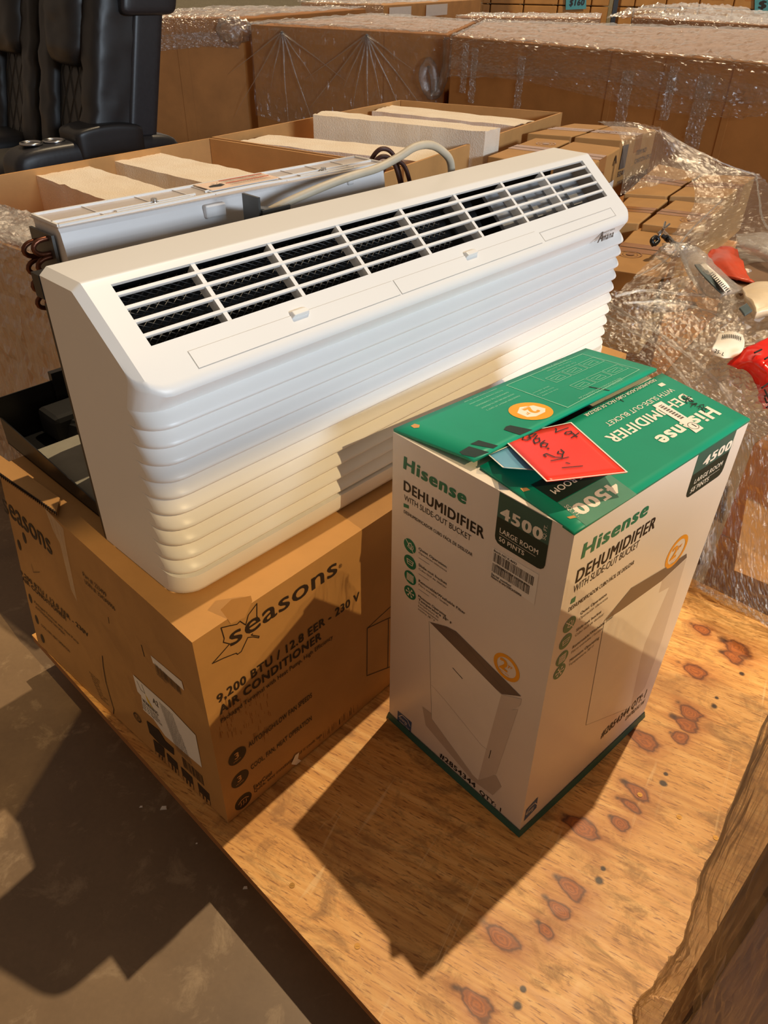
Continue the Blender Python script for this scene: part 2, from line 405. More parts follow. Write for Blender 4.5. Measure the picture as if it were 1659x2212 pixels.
# plywood: pale softwood veneer with a grain, rows of oval knots and small dark pin knots
def plywood():
    t = NT('plywood veneer'); tc = t.n('ShaderNodeTexCoord'); obj = tc.outputs['Object']
    g = at(1300, 1955, 0) - at(1100, 1850, 0); ga = math.atan2(g.y, g.x)
    mp = t.obj((3, 46, 1), (0, 0, -ga))
    gr = t.noise(mp, 2.0, 7, .65, .5)
    mp2 = t.obj((30, 210, 1), (0, 0, -ga))
    fl = t.noise(mp2, 1.6, 3, .6, .2)
    mp3 = t.obj((9, 16, 1), (0, 0, -ga))
    bl = t.noise(mp3, 1.2, 8, .7, .8)
    big = t.noise(t.obj((1, 1, 1)), 4.5, 6, .6, .5)
    c = t.ramp(gr, [(.30, S((194, 132, 64))), (.5, S((234, 174, 96))), (.72, S((250, 202, 128)))])
    c = t.mix(t.ramp(fl, [(.56, (0, 0, 0, 1)), (.68, (.85, .85, .85, 1))]), c, S((142, 84, 36)))
    c = t.mix(t.ramp(bl, [(.50, (0, 0, 0, 1)), (.64, (.7, .7, .7, 1))]), c, S((142, 100, 54)))
    c = t.mix(t.ramp(big, [(.50, (0, 0, 0, 1)), (.70, (.55, .55, .55, 1))]), c, S((176, 120, 62)))
    sc = t.noise(t.obj((30, 2.2, 1), (0, 0, .5)), 2.0, 4, .5, .6)
    c = t.mix(t.ramp(sc, [(.66, (0, 0, 0, 1)), (.72, (.5, .5, .5, 1))]), c, S((246, 208, 150)))
    knots = [((1040, 1985), (1128, 2068), 27), ((1160, 1988), (1202, 2036), 17), ((1176, 1936), (1242, 1992), 19), ((1196, 1890), (1268, 1952), 21),
             ((1212, 1756), (1302, 1818), 25), ((1315, 1760), (1364, 1798), 16), ((1330, 1722), (1392, 1757), 15), ((1344, 1684), (1412, 1736), 20),
             ((1352, 1573), (1432, 1624), 22), ((1445, 1580), (1492, 1606), 14), ((1450, 1546), (1516, 1583), 15), ((1462, 1514), (1517, 1562), 18),
             ((1462, 1428), (1532, 1467), 15), ((1554, 1406), (1612, 1433), 13), ((1560, 1378), (1632, 1426), 18), ((980, 2130), (1076, 2212), 30),
             ((1490, 1345), (1540, 1372), 12), ((760, 2250), (840, 2320), 30), ((1240, 2230), (1330, 2300), 26)]
    pins = [((1294, 1902), 12), ((1303, 1877), 7), ((1433, 1693), 10), ((1438, 1672), 6), ((1118, 2172), 13), ((1130, 2137), 8), ((1543, 1526), 9), ((1548, 1507), 6), ((1602, 1455), 7)]
    base = deck(.9, .6)
    dn = t.noise(mp3, 3.5, 3, .5); dv = t.math('MULTIPLY_ADD', dn, 1.1, -.55)
    mn = None; tip = None
    def dist(a, b, wpx):
        A = at(*a, 0); B = at(*b, 0); C = (A + B) / 2; ax = (B - A); L = ax.length / 2; ax.normalize()
        nx = Vector((-ax.y, ax.x, 0)); mid = ((a[0] + b[0]) / 2, (a[1] + b[1]) / 2)
        Wd = (at(mid[0] + wpx * .6, mid[1] - wpx * .8, 0) - at(*mid, 0)).length
        v = t.vmath('SUBTRACT', obj, tuple(C - PB))
        x = t.vmath('DOT_PRODUCT', v, tuple(ax / L), 1); y = t.vmath('DOT_PRODUCT', v, tuple(nx / Wd), 1)
        # pointed oval
        cm = t.n('ShaderNodeCombineXYZ'); t.l(x, cm.inputs[0]); t.l(t.math('MULTIPLY_ADD', t.math('MULTIPLY', x, y), -.35, y), cm.inputs[1])
        tp = t.math('ADD', t.math('ADD', t.vmath('LENGTH', cm.outputs[0], None, 1), 0.0), t.math('MULTIPLY', t.math('ADD', x, .0), 0.0))
        cm2 = t.n('ShaderNodeCombineXYZ'); t.l(t.math('MULTIPLY_ADD', x, 3.4, 2.95), cm2.inputs[0]); t.l(t.math('MULTIPLY', y, 2.4), cm2.inputs[1])
        return tp, t.vmath('LENGTH', cm2.outputs[0], None, 1)
    for a, b, wd in knots:
        d, tp = dist(a, b, wd)
        mn = d if mn is None else t.math('MINIMUM', mn, d); tip = tp if tip is None else t.math('MINIMUM', tip, tp)
    kd = t.math('ADD', mn, dv)
    rg = t.math('FRACT', t.math('MULTIPLY_ADD', kd, 4.2, t.math('MULTIPLY', dn, 1.5)))
    kc = t.mix(t.ramp(rg, [(0, (0, 0, 0, 1)), (.5, (.8, .8, .8, 1)), (1, (0, 0, 0, 1))]), S((188, 102, 30)), S((134, 64, 16)))
    kc = t.mix(t.ramp(t.math('MULTIPLY', kd, .5), [(.22, (0, 0, 0, 1)), (.36, (.95, .95, .95, 1)), (.42, (.3, .3, .3, 1))]), kc, S((88, 38, 6)))
    halo = t.ramp(t.math('MULTIPLY', kd, .5), [(.42, (1, 1, 1, 1)), (.95, (0, 0, 0, 1))])
    c = t.mix(t.math('MULTIPLY', halo, .55), c, S((188, 112, 48)))
    c = t.mix(t.ramp(t.math('MULTIPLY', kd, .5), [(.34, (.95, .95, .95, 1)), (.46, (0, 0, 0, 1))]), c, kc)
    c = t.mix(t.ramp(t.math('ADD', tip, t.math('MULTIPLY', dv, 2.4)), [(.15, (.85, .85, .85, 1)), (1.0, (0, 0, 0, 1))]), c, S((66, 28, 6)))
    pm = None
    for p, r in pins:
        A = at(*p, 0); rr = (at(p[0] + r, p[1], 0) - A).length
        d = t.math('DIVIDE', t.vmath('LENGTH', t.vmath('SUBTRACT', obj, tuple(A - PB)), None, 1), rr)
        pm = d if pm is None else t.math('MINIMUM', pm, d)
    c = t.mix(t.ramp(t.math('ADD', pm, dv), [(.55, (.97, .97, .97, 1)), (1.05, (0, 0, 0, 1))]), c, S((46, 20, 4)))
    h = t.math('ADD', gr, t.math('MULTIPLY', fl, .5))
    t.pbsdf(c, t.math('MULTIPLY_ADD', bl, .3, .32), t.bump(h, .10, .0015)); return t.m
DS0, DS1, DT1 = -.03, 2.0, 1.105
PB = (deck(DS0, 0) + deck(DS1, DT1)) / 2
plat = tag(empty('plywood_platform', (PB.x, PB.y, FLOOR)), 'knotty plywood platform on low runners under the two cartons and the air conditioner', 'platform')
PBV = PB.copy()
def deck_quad(z): return [deck(DS0, 0, z), deck(DS1, 0, z), deck(DS1, DT1, z), deck(DS0, DT1, z)]
class _P: pass
PB = Vector((PB.x, PB.y, FLOOR))
m_ply = plywood()
edge_t = NT('plywood edge plies'); ev = edge_t.n('ShaderNodeTexCoord'); sx = edge_t.n('ShaderNodeSeparateXYZ'); edge_t.l(ev.outputs['Object'], sx.inputs[0])
wv = edge_t.math('FRACT', edge_t.math('MULTIPLY', sx.outputs[2], 180)); edge_t.pbsdf(edge_t.mix(edge_t.math('GREATER_THAN', wv, .55), S((186, 128, 70)), S((118, 70, 36))), .7); MT['ply_edge'] = edge_t.m
mb = MB(); mb.hexa([deck_quad(-.0006 - .0)[i] - Vector((0, 0, .0174)) for i in (0, 1, 2, 3)] + deck_quad(0))
o = mb.build('plywood_sheet', m_ply, plat); o.data.materials.append(MT['ply_edge'])
for pl in o.data.polygons:
    if abs(pl.normal.z) < .5: pl.material_index = 1
for s0, s1, t0, t1 in ((DS0 + .02, DS1 - .02, .05, .14), (DS0 + .02, DS1 - .02, .56, .65), (DS0 + .02, DS1 - .02, 1.0, 1.09)):
    mb = MB(); mb.hexa([deck(s0, t0, FLOOR), deck(s1, t0, FLOOR), deck(s1, t1, FLOOR), deck(s0, t1, FLOOR)] + [deck(s0, t0, -.018), deck(s1, t0, -.018), deck(s1, t1, -.018), deck(s0, t1, -.018)])
    mb.build('runner', MT['tan'], plat)
for p in ((631, 1913), (772, 2044), (1467, 1765), (1546, 1810), (1382, 1717)):
    c = at(*p, 0); mb = MB(); mb.cyl(c + Vector((0, 0, -.004)), c + Vector((0, 0, .0008)), .0042, 14)
    mb.box(c + Vector((-.0026, -.0005, .0007)), c + Vector((.0026, .0005, .0012)))
    mb.build('screw_head', MT['brass'], plat)

# ------------------------------------------------------------------ air conditioner carton
SH = .414
Nb, Nt = at(494, 1779, 0), at(415, 1388, SH)
rb = (at(838, 1484, 0) - Nb).normalized(); rt = (at(728, 1180, SH) - Nt).normalized()
Rb, Rt = Nb + rb * 1.16, Nt + rt * 1.16
lb_ = (at(100, 1408, 0) - Nb).normalized(); lt = (at(120, 1120, SH) - Nt).normalized()
Lb, Lt = Nb + lb_ * .575, Nt + lt * .555
Bb, Bt = Lb + (Rb - Nb), Lt + (Rt - Nt)
root = tag(empty('air_conditioner_carton', (Nb + Bb) / 2), 'worn brown carton with a maple leaf print, under the white air conditioner', 'carton')
def soft_box(mb, c, n=(14, 10, 8), amp=.0, seed=0, top=True):
    """subdivided box through 8 corners with slight dents"""
    def T(u, v, w_):
        b = c[0].lerp(c[1], u).lerp(c[3].lerp(c[2], u), v); tt = c[4].lerp(c[5], u).lerp(c[7].lerp(c[6], u), v)
        return b.lerp(tt, w_)
    ctr = sum(c, Vector()) / 8
    def D(p):
        k = noise.noise(p * 7 + Vector((seed, 0, 0))) * .6 + noise.noise(p * 19 + Vector((seed, 3, 0))) * .4
        return p + (p - ctr).normalized() * k * amp
    a, b, h = n
    fs = [[[T(i / a, 0, j / h) for j in range(h + 1)] for i in range(a + 1)], [[T(1, i / b, j / h) for j in range(h + 1)] for i in range(b + 1)],
          [[T(1 - i / a, 1, j / h) for j in range(h + 1)] for i in range(a + 1)], [[T(0, 1 - i / b, j / h) for j in range(h + 1)] for i in range(b + 1)],
          [[T(i / a, 1 - j / b, 0) for j in range(b + 1)] for i in range(a + 1)]]
    if top: fs.append([[T(i / a, j / b, 1) for j in range(b + 1)] for i in range(a + 1)])
    for g in fs: mb.grid([[D(p) for p in r][::-1] for r in g][::1], False)
    return mb
LZ = Vector((0, 0, .0025))
mb = MB(); soft_box(mb, [Nb + LZ, Rb + LZ, Bb + LZ, Lb + LZ, Nt, Rt, Bt, Lt], amp=.0016)
o = mb.build('carton_body', MT['kraft'], root)
bm = bmesh.new(); bm.from_mesh(o.data); bmesh.ops.remove_doubles(bm, verts=bm.verts, dist=.0004); bmesh.ops.recalc_face_normals(bm, faces=bm.faces); bm.to_mesh(o.data); bm.free()
# raised end flap with a torn, serrated edge along the left end of the lid
zt = lambda p, dz: Vector((p.x, p.y, p.z + dz))
e0, e1 = at(132, 1085, SH), at(-60, 950, SH); f0, f1 = at(125, 1118, SH), at(-60, 990, SH)
mb = MB(); mb.hexa([zt(q, .0015) for q in (f0, e0, e1, f1)] + [zt(f0, .010), zt(e0, .008), zt(e1, .012), zt(f1, .014)])
mb.build('lid_flap', MT['kraft'], root)
mb = MB()
for i in range(44):
    a = f0.lerp(f1, i / 44); b = f0.lerp(f1, (i + .55) / 44); dv = (f0 - e0).normalized() * .005
    mb.prism([zt(a, .012), zt(b, .012), zt(b, .012) + dv * .4, zt(a, .012) + dv], (0, 0, -.007))
mb.build('flap_flutes', MT['ink_brown'], root)
# creased tape hanging over the left top edge and a flattened patch on the near top edge
LF = Face(Lt, Nt, Nb, Lb); RF = Face(Nt, Rt, Rb, Nb); LF.vmin = RF.vmin = .005
zl = Z(0, 1000, .3436); zr = Z(420, 1180, .2803)
mb = MB(); tp = [zl(x, y) for x, y in ((345, 335), (470, 470), (480, 560), (540, 880), (500, 800), (440, 540), (400, 470))]
fpoly(mb, LF, tp, .0012); mb.build('packing_tape', MT['film_vert'], root)
# prints, right (long) side
K = MB()
text_px(K, RF, zr(262, 778), zr(1046, 268), zr(250, 640), 'seasons', .012)
text_px(K, RF, zr(1058, 205), zr(1082, 190), zr(1055, 180), '®')
text_px(K, RF, zr(172, 1203), zr(1218, 440), zr(168, 1140), '9,200 BTU / 12.8 EER - 230 V', .03)
text_px(K, RF, zr(190, 1288), zr(935, 752), zr(190, 1224), 'AIR CONDITIONER', .035)
text_px(K, RF, zr(197, 1352), zr(1022, 728), zr(197, 1318), 'Packaged Terminal with Heat Pump, High Efficiency', .012)
text_px(K, RF, zr(405, 1550), zr(872, 1178), zr(402, 1512), 'AUTO/HIGH/LOW FAN SPEEDS', .015)
text_px(K, RF, zr(425, 1724), zr(875, 1366), zr(422, 1688), 'COOL, FAN, HEAT OPERATION', .015)
text_px(K, RF, zr(447, 1878), zr(580, 1772), zr(446, 1848), 'EasyCool', .012)
text_px(K, RF, zr(450, 1906), zr(955, 1492), zr(450, 1882), 'Quick, easy installation and it cools fast', .0)
fline(K, RF, [zr(*p) for p in ((128, 900), (210, 862), (300, 828), (312, 836), (338, 816), (385, 712), (425, 708), (466, 716), (468, 704), (440, 700), (410, 694), (420, 684))], .0016)
fline(K, RF, [zr(*p) for p in ((128, 900), (190, 830), (252, 757), (206, 744), (212, 716), (188, 636), (250, 622), (304, 612), (326, 590), (368, 618), (386, 545), (448, 460), (449, 552), (460, 578))], .0016)
fline(K, RF, [zr(*p) for p in ((1285, 656), (1291, 1022), (1452, 962), (1448, 580), (1285, 656), (1530, 430))], .0018)
fline(K, RF, [zr(*p) for p in ((1448, 580), (1560, 545))], .0018); fline(K, RF, [zr(*p) for p in ((1452, 962), (1560, 915))], .0018)
W_ = MB()
for cx, cy in ((320, 1612), (343, 1790), (370, 1965)):
    u, v = RF.uv(zr(cx, cy)); fdisc(K, RF, u, v, .0165)
    if cy < 1900:
        text_uv(W_, RF, u - .005, v - .003, (1, 0), .013, '3', .04, .0012)
        text_uv(W_, RF, u - .009, v - .009, (1, 0), .003, 'SPEEDS' if cy < 1700 else 'MODES', 0, .0012)
    else:
        fline(W_, RF, [(u - .010, v + .002), (u - .004, v + .007), (u + .004, v + .007), (u + .010, v + .002)], .0015, .0012, False)
        for dx in (-.005, 0, .005): fline(W_, RF, [(u + dx, v + .002), (u + dx, v - .004), (u + dx - .002, v - .007)], .0012, .0012, False)
r = random.Random(3)
RB = MB()
for i in range(90):     # rubbed corrugation marks
    u, v = RF.uv(zr(r.uniform(180, 560), r.uniform(1120, 1470)))
    fline(RB, RF, [(u, v), (u + r.uniform(-.001, .001), v - r.uniform(.003, .016))], r.uniform(.0003, .0009), .0005, False)
for i in range(40):
    u, v = RF.uv(zr(r.uniform(900, 1240), r.uniform(1220, 1320))); u += 0; fline(K, RF, [(u, .012), (u, .022 + r.uniform(0, .012))], .0004, .0005, False)
RB.build('rubbed_print', MT['tape'], root)
# prints, left (short) side
text_px(K, LF, zl(20, 265), zl(368, 548), zl(0, 150), 'seasons', .012)
text_px(K, LF, zl(124, 655), zl(606, 1092), zl(122, 630), '9,200 BTU / 12.8 EER - 230V', .03)
text_px(K, LF, zl(135, 694), zl(455, 990), zl(134, 671), 'AIR CONDITIONER', .035)
text_px(K, LF, zl(588, 740), zl(733, 866), zl(584, 716), 'Part #: 223499', .01)
text_px(K, LF, zl(598, 780), zl(786, 948), zl(594, 757), 'USIN #: 3242A0906', .01)
for a, b, s_ in (((222, 852), (525, 1088), 'Packaged Terminal with Heat Pump'), ((230, 886), (440, 1064), 'AUTO/HIGH/LOW FAN SPEEDS'), ((270, 1010), (480, 1218), 'COOL, FAN, HEAT OPERATION')): text_px(K, LF, zl(*a), zl(*b), zl(a[0] - 1, a[1] - 14), s_, .012)
fline(K, LF, [zl(*p) for p in ((695, 1222), (702, 1300), (718, 1400), (745, 1500), (770, 1590), (776, 1662))], .0022)
fline(K, LF, [zl(*p) for p in ((740, 985), (745, 1020))], .0015); fline(K, LF, [zl(*p) for p in ((938, 1150), (955, 1215))], .002)
fline(K, LF, [zl(*p) for p in ((208, 610), (222, 660), (270, 668))], .001)
for p in ((120, 480), (165, 450), (190, 820), (235, 965), (275, 1100)):
    u, v = LF.uv(zl(*p)); fdisc(K, LF, u, v, .006, .0006, 12, .012)
fpoly(K, LF, [zl(*p) for p in ((970, 1637), (1040, 1690), (1080, 1760), (1128, 1800), (1132, 1850), (1050, 1790), (990, 1722))])
for q in (((1012, 1765), (1075, 1815), (1082, 1890), (1028, 1850)), ((1090, 1845), (1152, 1905), (1160, 1960), (1102, 1905)), ((1172, 1925), (1236, 1985), (1246, 2045), (1186, 1990)), ((1265, 2010), (1330, 2075), (1338, 2135), (1278, 2080))):
    fpoly(K, LF, [zl(*p) for p in q])
    a, b, c_, d = q
    fline(K, LF, [zl(*p) for p in (d, (d[0] + 18, d[1] + 85), (c_[0] + 14, c_[1] + 80), c_)], .0012)
    fline(K, LF, [zl(d[0] + 22, d[1] + 22), zl(d[0] + 30, d[1] + 66)], .003); fline(K, LF, [zl(d[0] + 40, d[1] + 36), zl(d[0] + 47, d[1] + 80)], .003)
u, v = LF.uv(zl(915, 1625)); fring(K, LF, u, v, .008, .0105); text_uv(K, LF, u - .005, v - .003, (1, 0), .007, 'UL', .02)
u0, v0 = LF.uv(zl(1175, 1845)); fbars(K, LF, u0, v0 - .028, u0 + .052, v0, 26, seed=5)
for i in range(9):
    a = LF.uv(zl(610 + i * 9, 1340 + i * 22)); text_uv(K, LF, a[0], a[1], (1, 0), .004, random.choice(['NET WT', 'GROSS WT', 'STACK LIMIT', 'FRAGILE']), 0)
build_split(K, 'printed_lettering', MT['ink_brown'], root); build_split(W_, 'printed_numerals', MT['tan'], root)
PA = MB(); fpoly(PA, LF, [zl(*p) for p in ((992, 1207), (1160, 1345), (1173, 1397), (1005, 1250))], .0008)
o = PA.build('barcode_label', MT['paper'], root)
B_ = MB(); a = LF.uv(zl(1012, 1240)); b = LF.uv(zl(1150, 1360)); fbars(B_, LF, a[0], a[1] - .022, b[0], a[1] - .004, 34, .0012, 2)
text_uv(B_, LF, a[0], a[1] - .028, (1, 0), .0045, '00804021', 0, .0012); B_.build('barcode_print', MT['ink_black'], o)
PA = MB(); fpoly(PA, LF, [zl(*p) for p in ((888, 1332), (940, 1380), (1100, 1520), (1240, 1670), (1282, 1887), (1180, 1805), (1080, 1720), (1010, 1615), (950, 1560), (937, 1465), (915, 1440))], .0008)
o = PA.build('warning_label', MT['paper'], root)
Y = MB(); fpoly(Y, LF, [zl(*p) for p in ((960, 1450), (1012, 1548), (978, 1502))], .0012); Y.build('hazard_triangle', MT['yellow'], o)
B_ = MB()
for i in range(13):
    p = zl(1040 + i * 8.5, 1490 + i * 25); a = LF.uv(p); Lw = .035 + .004 * (i > 4)
    for k in range(2): text_uv(B_, LF, a[0], a[1] - .004 * k - .002, (1, 0), .0032, 'WARNING RISK OF FIRE DUE TO'[: 14 + (i * 5) % 11], .0, .0012, Lw)
fline(B_, LF, [zl(*p) for p in ((912, 1370), (935, 1425), (960, 1448), (940, 1390))], .001, .0012)
text_px(B_, LF, zl(948, 1502), zl(1040, 1590), zl(946, 1482), 'WARNING', .03, .0012); text_px(B_, LF, zl(1008, 1500), zl(1040, 1530), zl(1005, 1470), 'A2', .02, .0012)
for i in range(3): text_px(B_, LF, zl(950, 1522 + 14 * i), zl(1040 + 12 * i, 1612 + 22 * i), zl(949, 1510 + 14 * i), 'RISK OF FIRE REPAIR', 0, .0012)
build_split(B_, 'warning_print', MT['ink_grey'], o)
# torn notch near the bottom edge
T_ = MB(); fpoly(T_, RF, [zr(*p) for p in ((720, 1690), (750, 1620), (778, 1600), (770, 1650), (800, 1690), (760, 1705))], .002); T_.build('torn_liner', MT['paper'], root)
T_ = MB(); u, v = RF.uv(zr(300, 500)); fpoly(T_, RF, [zr(*p) for p in ((180, 500), (260, 425), (400, 400), (412, 440), (385, 500), (360, 560), (255, 605), (225, 560))], .0012); T_.build('crushed_patch', MT['tan'], root)

# ------------------------------------------------------------------ dehumidifier carton
DH = .596
db = [at(1121, 1803, 0), at(1387, 1549, 0), None, at(841, 1549, 0)]; db[2] = db[1] + db[3] - db[0]
dt = [at(1242, 1150, DH), at(1619, 907, DH), at(1264, 756, DH), at(849, 933, DH)]
root = tag(empty('dehumidifier_carton', (db[0] + db[2]) / 2), 'upright white carton with green top flaps, standing on the plywood in front', 'carton')
mb = MB(); soft_box(mb, [p + Vector((0, 0, .001)) for p in db] + dt, (8, 8, 14), .0, 4, top=False)
o = mb.build('carton_body', MT['white_card'], root)
bm = bmesh.new(); bm.from_mesh(o.data); bmesh.ops.remove_doubles(bm, verts=bm.verts, dist=.0002); bmesh.ops.recalc_face_normals(bm, faces=bm.faces); bm.to_mesh(o.data); bm.free()
LF = Face(dt[3], dt[0], db[0], db[3]); RF = Face(dt[0], dt[1], db[1], db[0])
OF = .0016
# inner short flaps just under the top ones
up = Vector((0, 0, 1))
for a, b, c, d in ((0, 3, 2, 1), (1, 2, 3, 0)):
    m = MB(); p = [dt[a], dt[b], dt[b].lerp(dt[c], .33), dt[a].lerp(dt[d], .33)]
    p = [p[0], p[1], p[2] - up * .006, p[3] - up * .006]
    m.prism(p, (0, 0, -.004)); m.build('inner_flap', MT['white_card'], root)
# teal skirt round the base
mb = MB()
for i, j in ((3, 0), (0, 1), (1, 2), (2, 3)):
    a, b = db[i], db[j]; ta = a.lerp(dt[i], .023); tb = b.lerp(dt[j], .023)
    ctr = (db[0] + db[2]) / 2; e = lambda p, k: p + (Vector((p.x, p.y, 0)) - Vector((ctr.x, ctr.y, 0))).normalized() * k
    n = 10; rows = []
    for q in range(n + 1):
        f = q / n; rows.append([e(a.lerp(b, f), .0055) + up * .0008, e(ta.lerp(tb, f), .0016)])
    mb.grid(rows, False)
mb.build('base_skirt', MT['teal'], root)
# top flaps
def flap(name, q, mat, n=12, wob=.0, seed=0):
    g = [[None] * (n + 1) for _ in range(n + 1)]
    for i in range(n + 1):
        for j in range(n + 1):
            p = q[0].lerp(q[1], i / n).lerp(q[3].lerp(q[2], i / n), j / n)
            g[i][j] = p + up * (noise.noise(p * 14 + Vector((seed, 0, 0))) * wob)
    m = MB(); m.grid(g, True)
    o = m.build(name, mat, root); o.data.update()
    if o.data.polygons[0].normal.z < 0: o.data.flip_normals()
    md = o.modifiers.new('t', 'SOLIDIFY'); md.thickness = .0045; md.offset = -1
    return o
fa = [at(850, 926, DH + .004), at(1265, 752, DH + .004), at(1419, 796, DH + .010), at(1024, 992, DH + .014)]
fb = [at(1242, 1150, DH + .002), at(1621, 905, DH + .003), at(1430, 806, DH + .004), at(1037, 1006, DH + .004)]
FA = Face(fa[0], fa[1], fa[2], fa[3]); FB = Face(fb[3], fb[2], fb[1], fb[0])
flap('top_flap', fa, MT['green'], seed=2); flap('top_flap', fb, MT['green'], seed=5)
if FA.n.z < 0: FA.n = -FA.n
if FB.n.z < 0: FB.n = -FB.n
# --- prints on the left face
z2 = Z(840, 960, .2411); z3 = Z(840, 1340, .2411); o1 = .0004
G, K, W_, BT, BL, OR, GY = MB(), MB(), MB(), MB(), MB(), MB(), MB()
text_px(G, LF, z2(135, 203), z2(680, 514), z2(135, 100), 'Hisense', .045, o1, slant=.06)
text_px(K, LF, z2(135, 393), z2(846, 816), z2(135, 308), 'DEHUMIDIFIER', .03, o1)
text_px(K, LF, z2(137, 477), z2(732, 836), z2(137, 430), 'WITH SLIDE-OUT BUCKET', 0, o1)
fpoly(G, LF, [z2(*p) for p in ((133, 508), (178, 530), (178, 557), (133, 540))], o1)
text_px(K, LF, z2(135, 592), z2(746, 973), z2(135, 566), 'DESHUMIDIFICADOR CUBO FÁCIL DE DESLIZAR', .012, o1)
def icon_print(mb_g, mb_w, F, u, v, k, r, off):
    fdisc(mb_g, F, u, v, r, off)
    L = lambda *p: fline(mb_w, F, [(u + a * r, v + b * r) for a, b in p], r * .1, off + .00018, False)
    if k == 0: L((-.7, .7), (.7, -.7)); L((-.3, -.2), (-.1, .4), (.2, .5), (.35, 0), (.2, -.4), (-.3, -.2)); L((.5, .3), (.6, 0), (.5, -.3))
    if k == 1: L((-.55, .3), (.6, .3)); L((-.5, .25), (-.4, -.35), (.4, -.35), (.55, .25)); L((-.45, 0), (.48, 0))
    if k == 2:
        for a in (-.5, -.25, 0, .25, .5): L((a, -.55), (a, .55)); L((-.55, a), (.55, a))
    if k == 3:
        for a in range(6):
            c, s_ = math.cos(a * math.pi / 3), math.sin(a * math.pi / 3); L((0, 0), (.7 * c, .7 * s_))
            for d in (.5, -.5): L((.42 * c, .42 * s_), (.42 * c + .25 * math.cos(a * math.pi / 3 + d), .42 * s_ + .25 * math.sin(a * math.pi / 3 + d)))
for k, (cx, cy) in enumerate(((188, 886), (190, 1030), (192, 1168), (190, 1302))):
    u, v = LF.uv(z2(cx, cy)); icon_print(G, W_, LF, u, v, k, .0122, o1)
for a, b, t_, s_, bo in (((267, 918), (515, 1068), (267, 888), 'Quiet Operation', .015), ((267, 950), (518, 1100), (267, 927), 'Operación silenciosa', 0), ((267, 1062), (518, 1220), (267, 1032), 'Slide-out bucket', .015),
                         ((267, 1094), (518, 1250), (267, 1070), 'Cubo fácil de deslizar', 0), ((267, 1204), (685, 1483), (267, 1174), 'Removable/Washable Filter', .015), ((267, 1236), (530, 1408), (267, 1212), 'Filtro extraíble / lavable', 0),
                         ((264, 1340), (510, 1512), (264, 1312), 'Minimum Operating', .015), ((264, 1370), (562, 1575), (264, 1342), 'Temperature 38º F', .015), ((262, 1398), (445, 1525), (262, 1374), 'Temperatura de', 0),
                         ((262, 1426), (440, 1548), (262, 1402), 'funcionamiento', 0), ((262, 1454), (412, 1556), (262, 1430), 'mínima 38 º F', 0)):
    text_px(GY if bo == 0 else K, LF, z2(*a), z2(*b), z2(t_[0], a[1] + (t_[1] - a[1]) * .74), s_, bo, o1)
for a, b in (((267, 990), (362, 1052)), ((267, 1133), (357, 1193)), ((267, 1270), (357, 1334))): fline(GY, LF, [z2(*a), z2(*b)], .0006, o1)
def badge(F, u0, v1, wd, ht, off, low=.47):
    r = .010; v0 = v1 - ht; vs = v0 + ht * (1 - low)
    BT.poly([F.P(u, v, off) for u, v in ((u0, vs), (u0 + wd, vs), (u0 + wd, v1), (u0, v1))])
    pts = [(u0, vs)] + [(u0 + r - r * math.cos(a), v0 + r - r * math.sin(a)) for a in (0, .5, 1.05, 1.57)] + [(u0 + wd - r + r * math.sin(a), v0 + r - r * math.cos(a)) for a in (0, .5, 1.05, 1.57)] + [(u0 + wd, vs)]
    BL.poly([F.P(u, v, off) for u, v in pts])
a = LF.uv(z2(990, 420)); b = LF.uv(z2(1462, 690)); c_ = LF.uv(z2(955, 880)); bw = b[0] - a[0]; bh = .094
badge(LF, a[0], LF.H - .001, bw, LF.H - .001 - (LF.uv(z2(1385, 1125))[1]), o1)
text_px(W_, LF, z2(1000, 640), z2(1370, 818), z2(1000, 545), '4500', .05, o1 + 0.00020999999999999998)
text_px(W_, LF, z2(1404, 852), z2(1430, 728), z2(1375, 835), 'SQ. FT.', 0, o1 + 0.00020999999999999998)
text_px(W_, LF, z2(992, 772), z2(1336, 968), z2(992, 730), 'LARGE ROOM', .02, o1 + 0.00020999999999999998)
text_px(W_, LF, z2(985, 845), z2(1210, 976), z2(985, 806), '50 PINTS', .02, o1 + 0.00020999999999999998)
fline(W_, LF, [z2(988, 786), z2(1315, 990)], .0005, o1 + 0.00020999999999999998)
text_px(K, LF, z3(455, 1215), z3(773, 1492), z3(455, 1172), '#2854344', .03, o1); text_px(K, LF, z3(812, 1542), z3(1002, 1706), z3(812, 1506), 'QTY: 1', .03, o1)
text_px(K, LF, z3(745, 1532), z3(992, 1745), z3(745, 1502), 'DH7021K1W', .01, o1)
# printed picture of the appliance
def pic(F, zz, name, items):
    first = None
    for nm, pts, mat, off in items:
        m = MB(); fpoly(m, F, [zz(*p) for p in pts], off); oo = m.build(nm, mat, first or root); first = first or oo
MT['p_shadow'] = plain('printed soft grey', (196, 182, 170), .35, .03); MT['p_body'] = plain('printed white', (240, 234, 226), .35, .02); MT['p_side'] = plain('printed light grey', (214, 202, 192), .35, .02); MT['p_dark'] = plain('printed dark grey', (112, 98, 90), .35, .04)
pic(LF, z3, 'printed_picture', [('printed_picture', ((300, 760), (380, 820), (740, 1340), (960, 1380), (1010, 1480), (930, 1560), (740, 1420), (330, 930)), MT['p_shadow'], o1),
    ('picture_front', ((360, -18), (1010, 640), (905, 1020), (800, 1422), (740, 1365), (382, 868)), MT['p_body'], o1 + 0.00014), ('picture_side', ((1010, 640), (1195, 682), (1178, 740), (1105, 780), (1160, 775), (960, 1365), (890, 1395), (800, 1422), (905, 1020)), MT['p_side'], o1 + 0.000175),
    ('picture_top', ((368, -12), (520, 30), (600, 72), (830, 300), (1188, 658), (1015, 636), (960, 590)), MT['p_dark'], o1 + 0.00020999999999999998)])
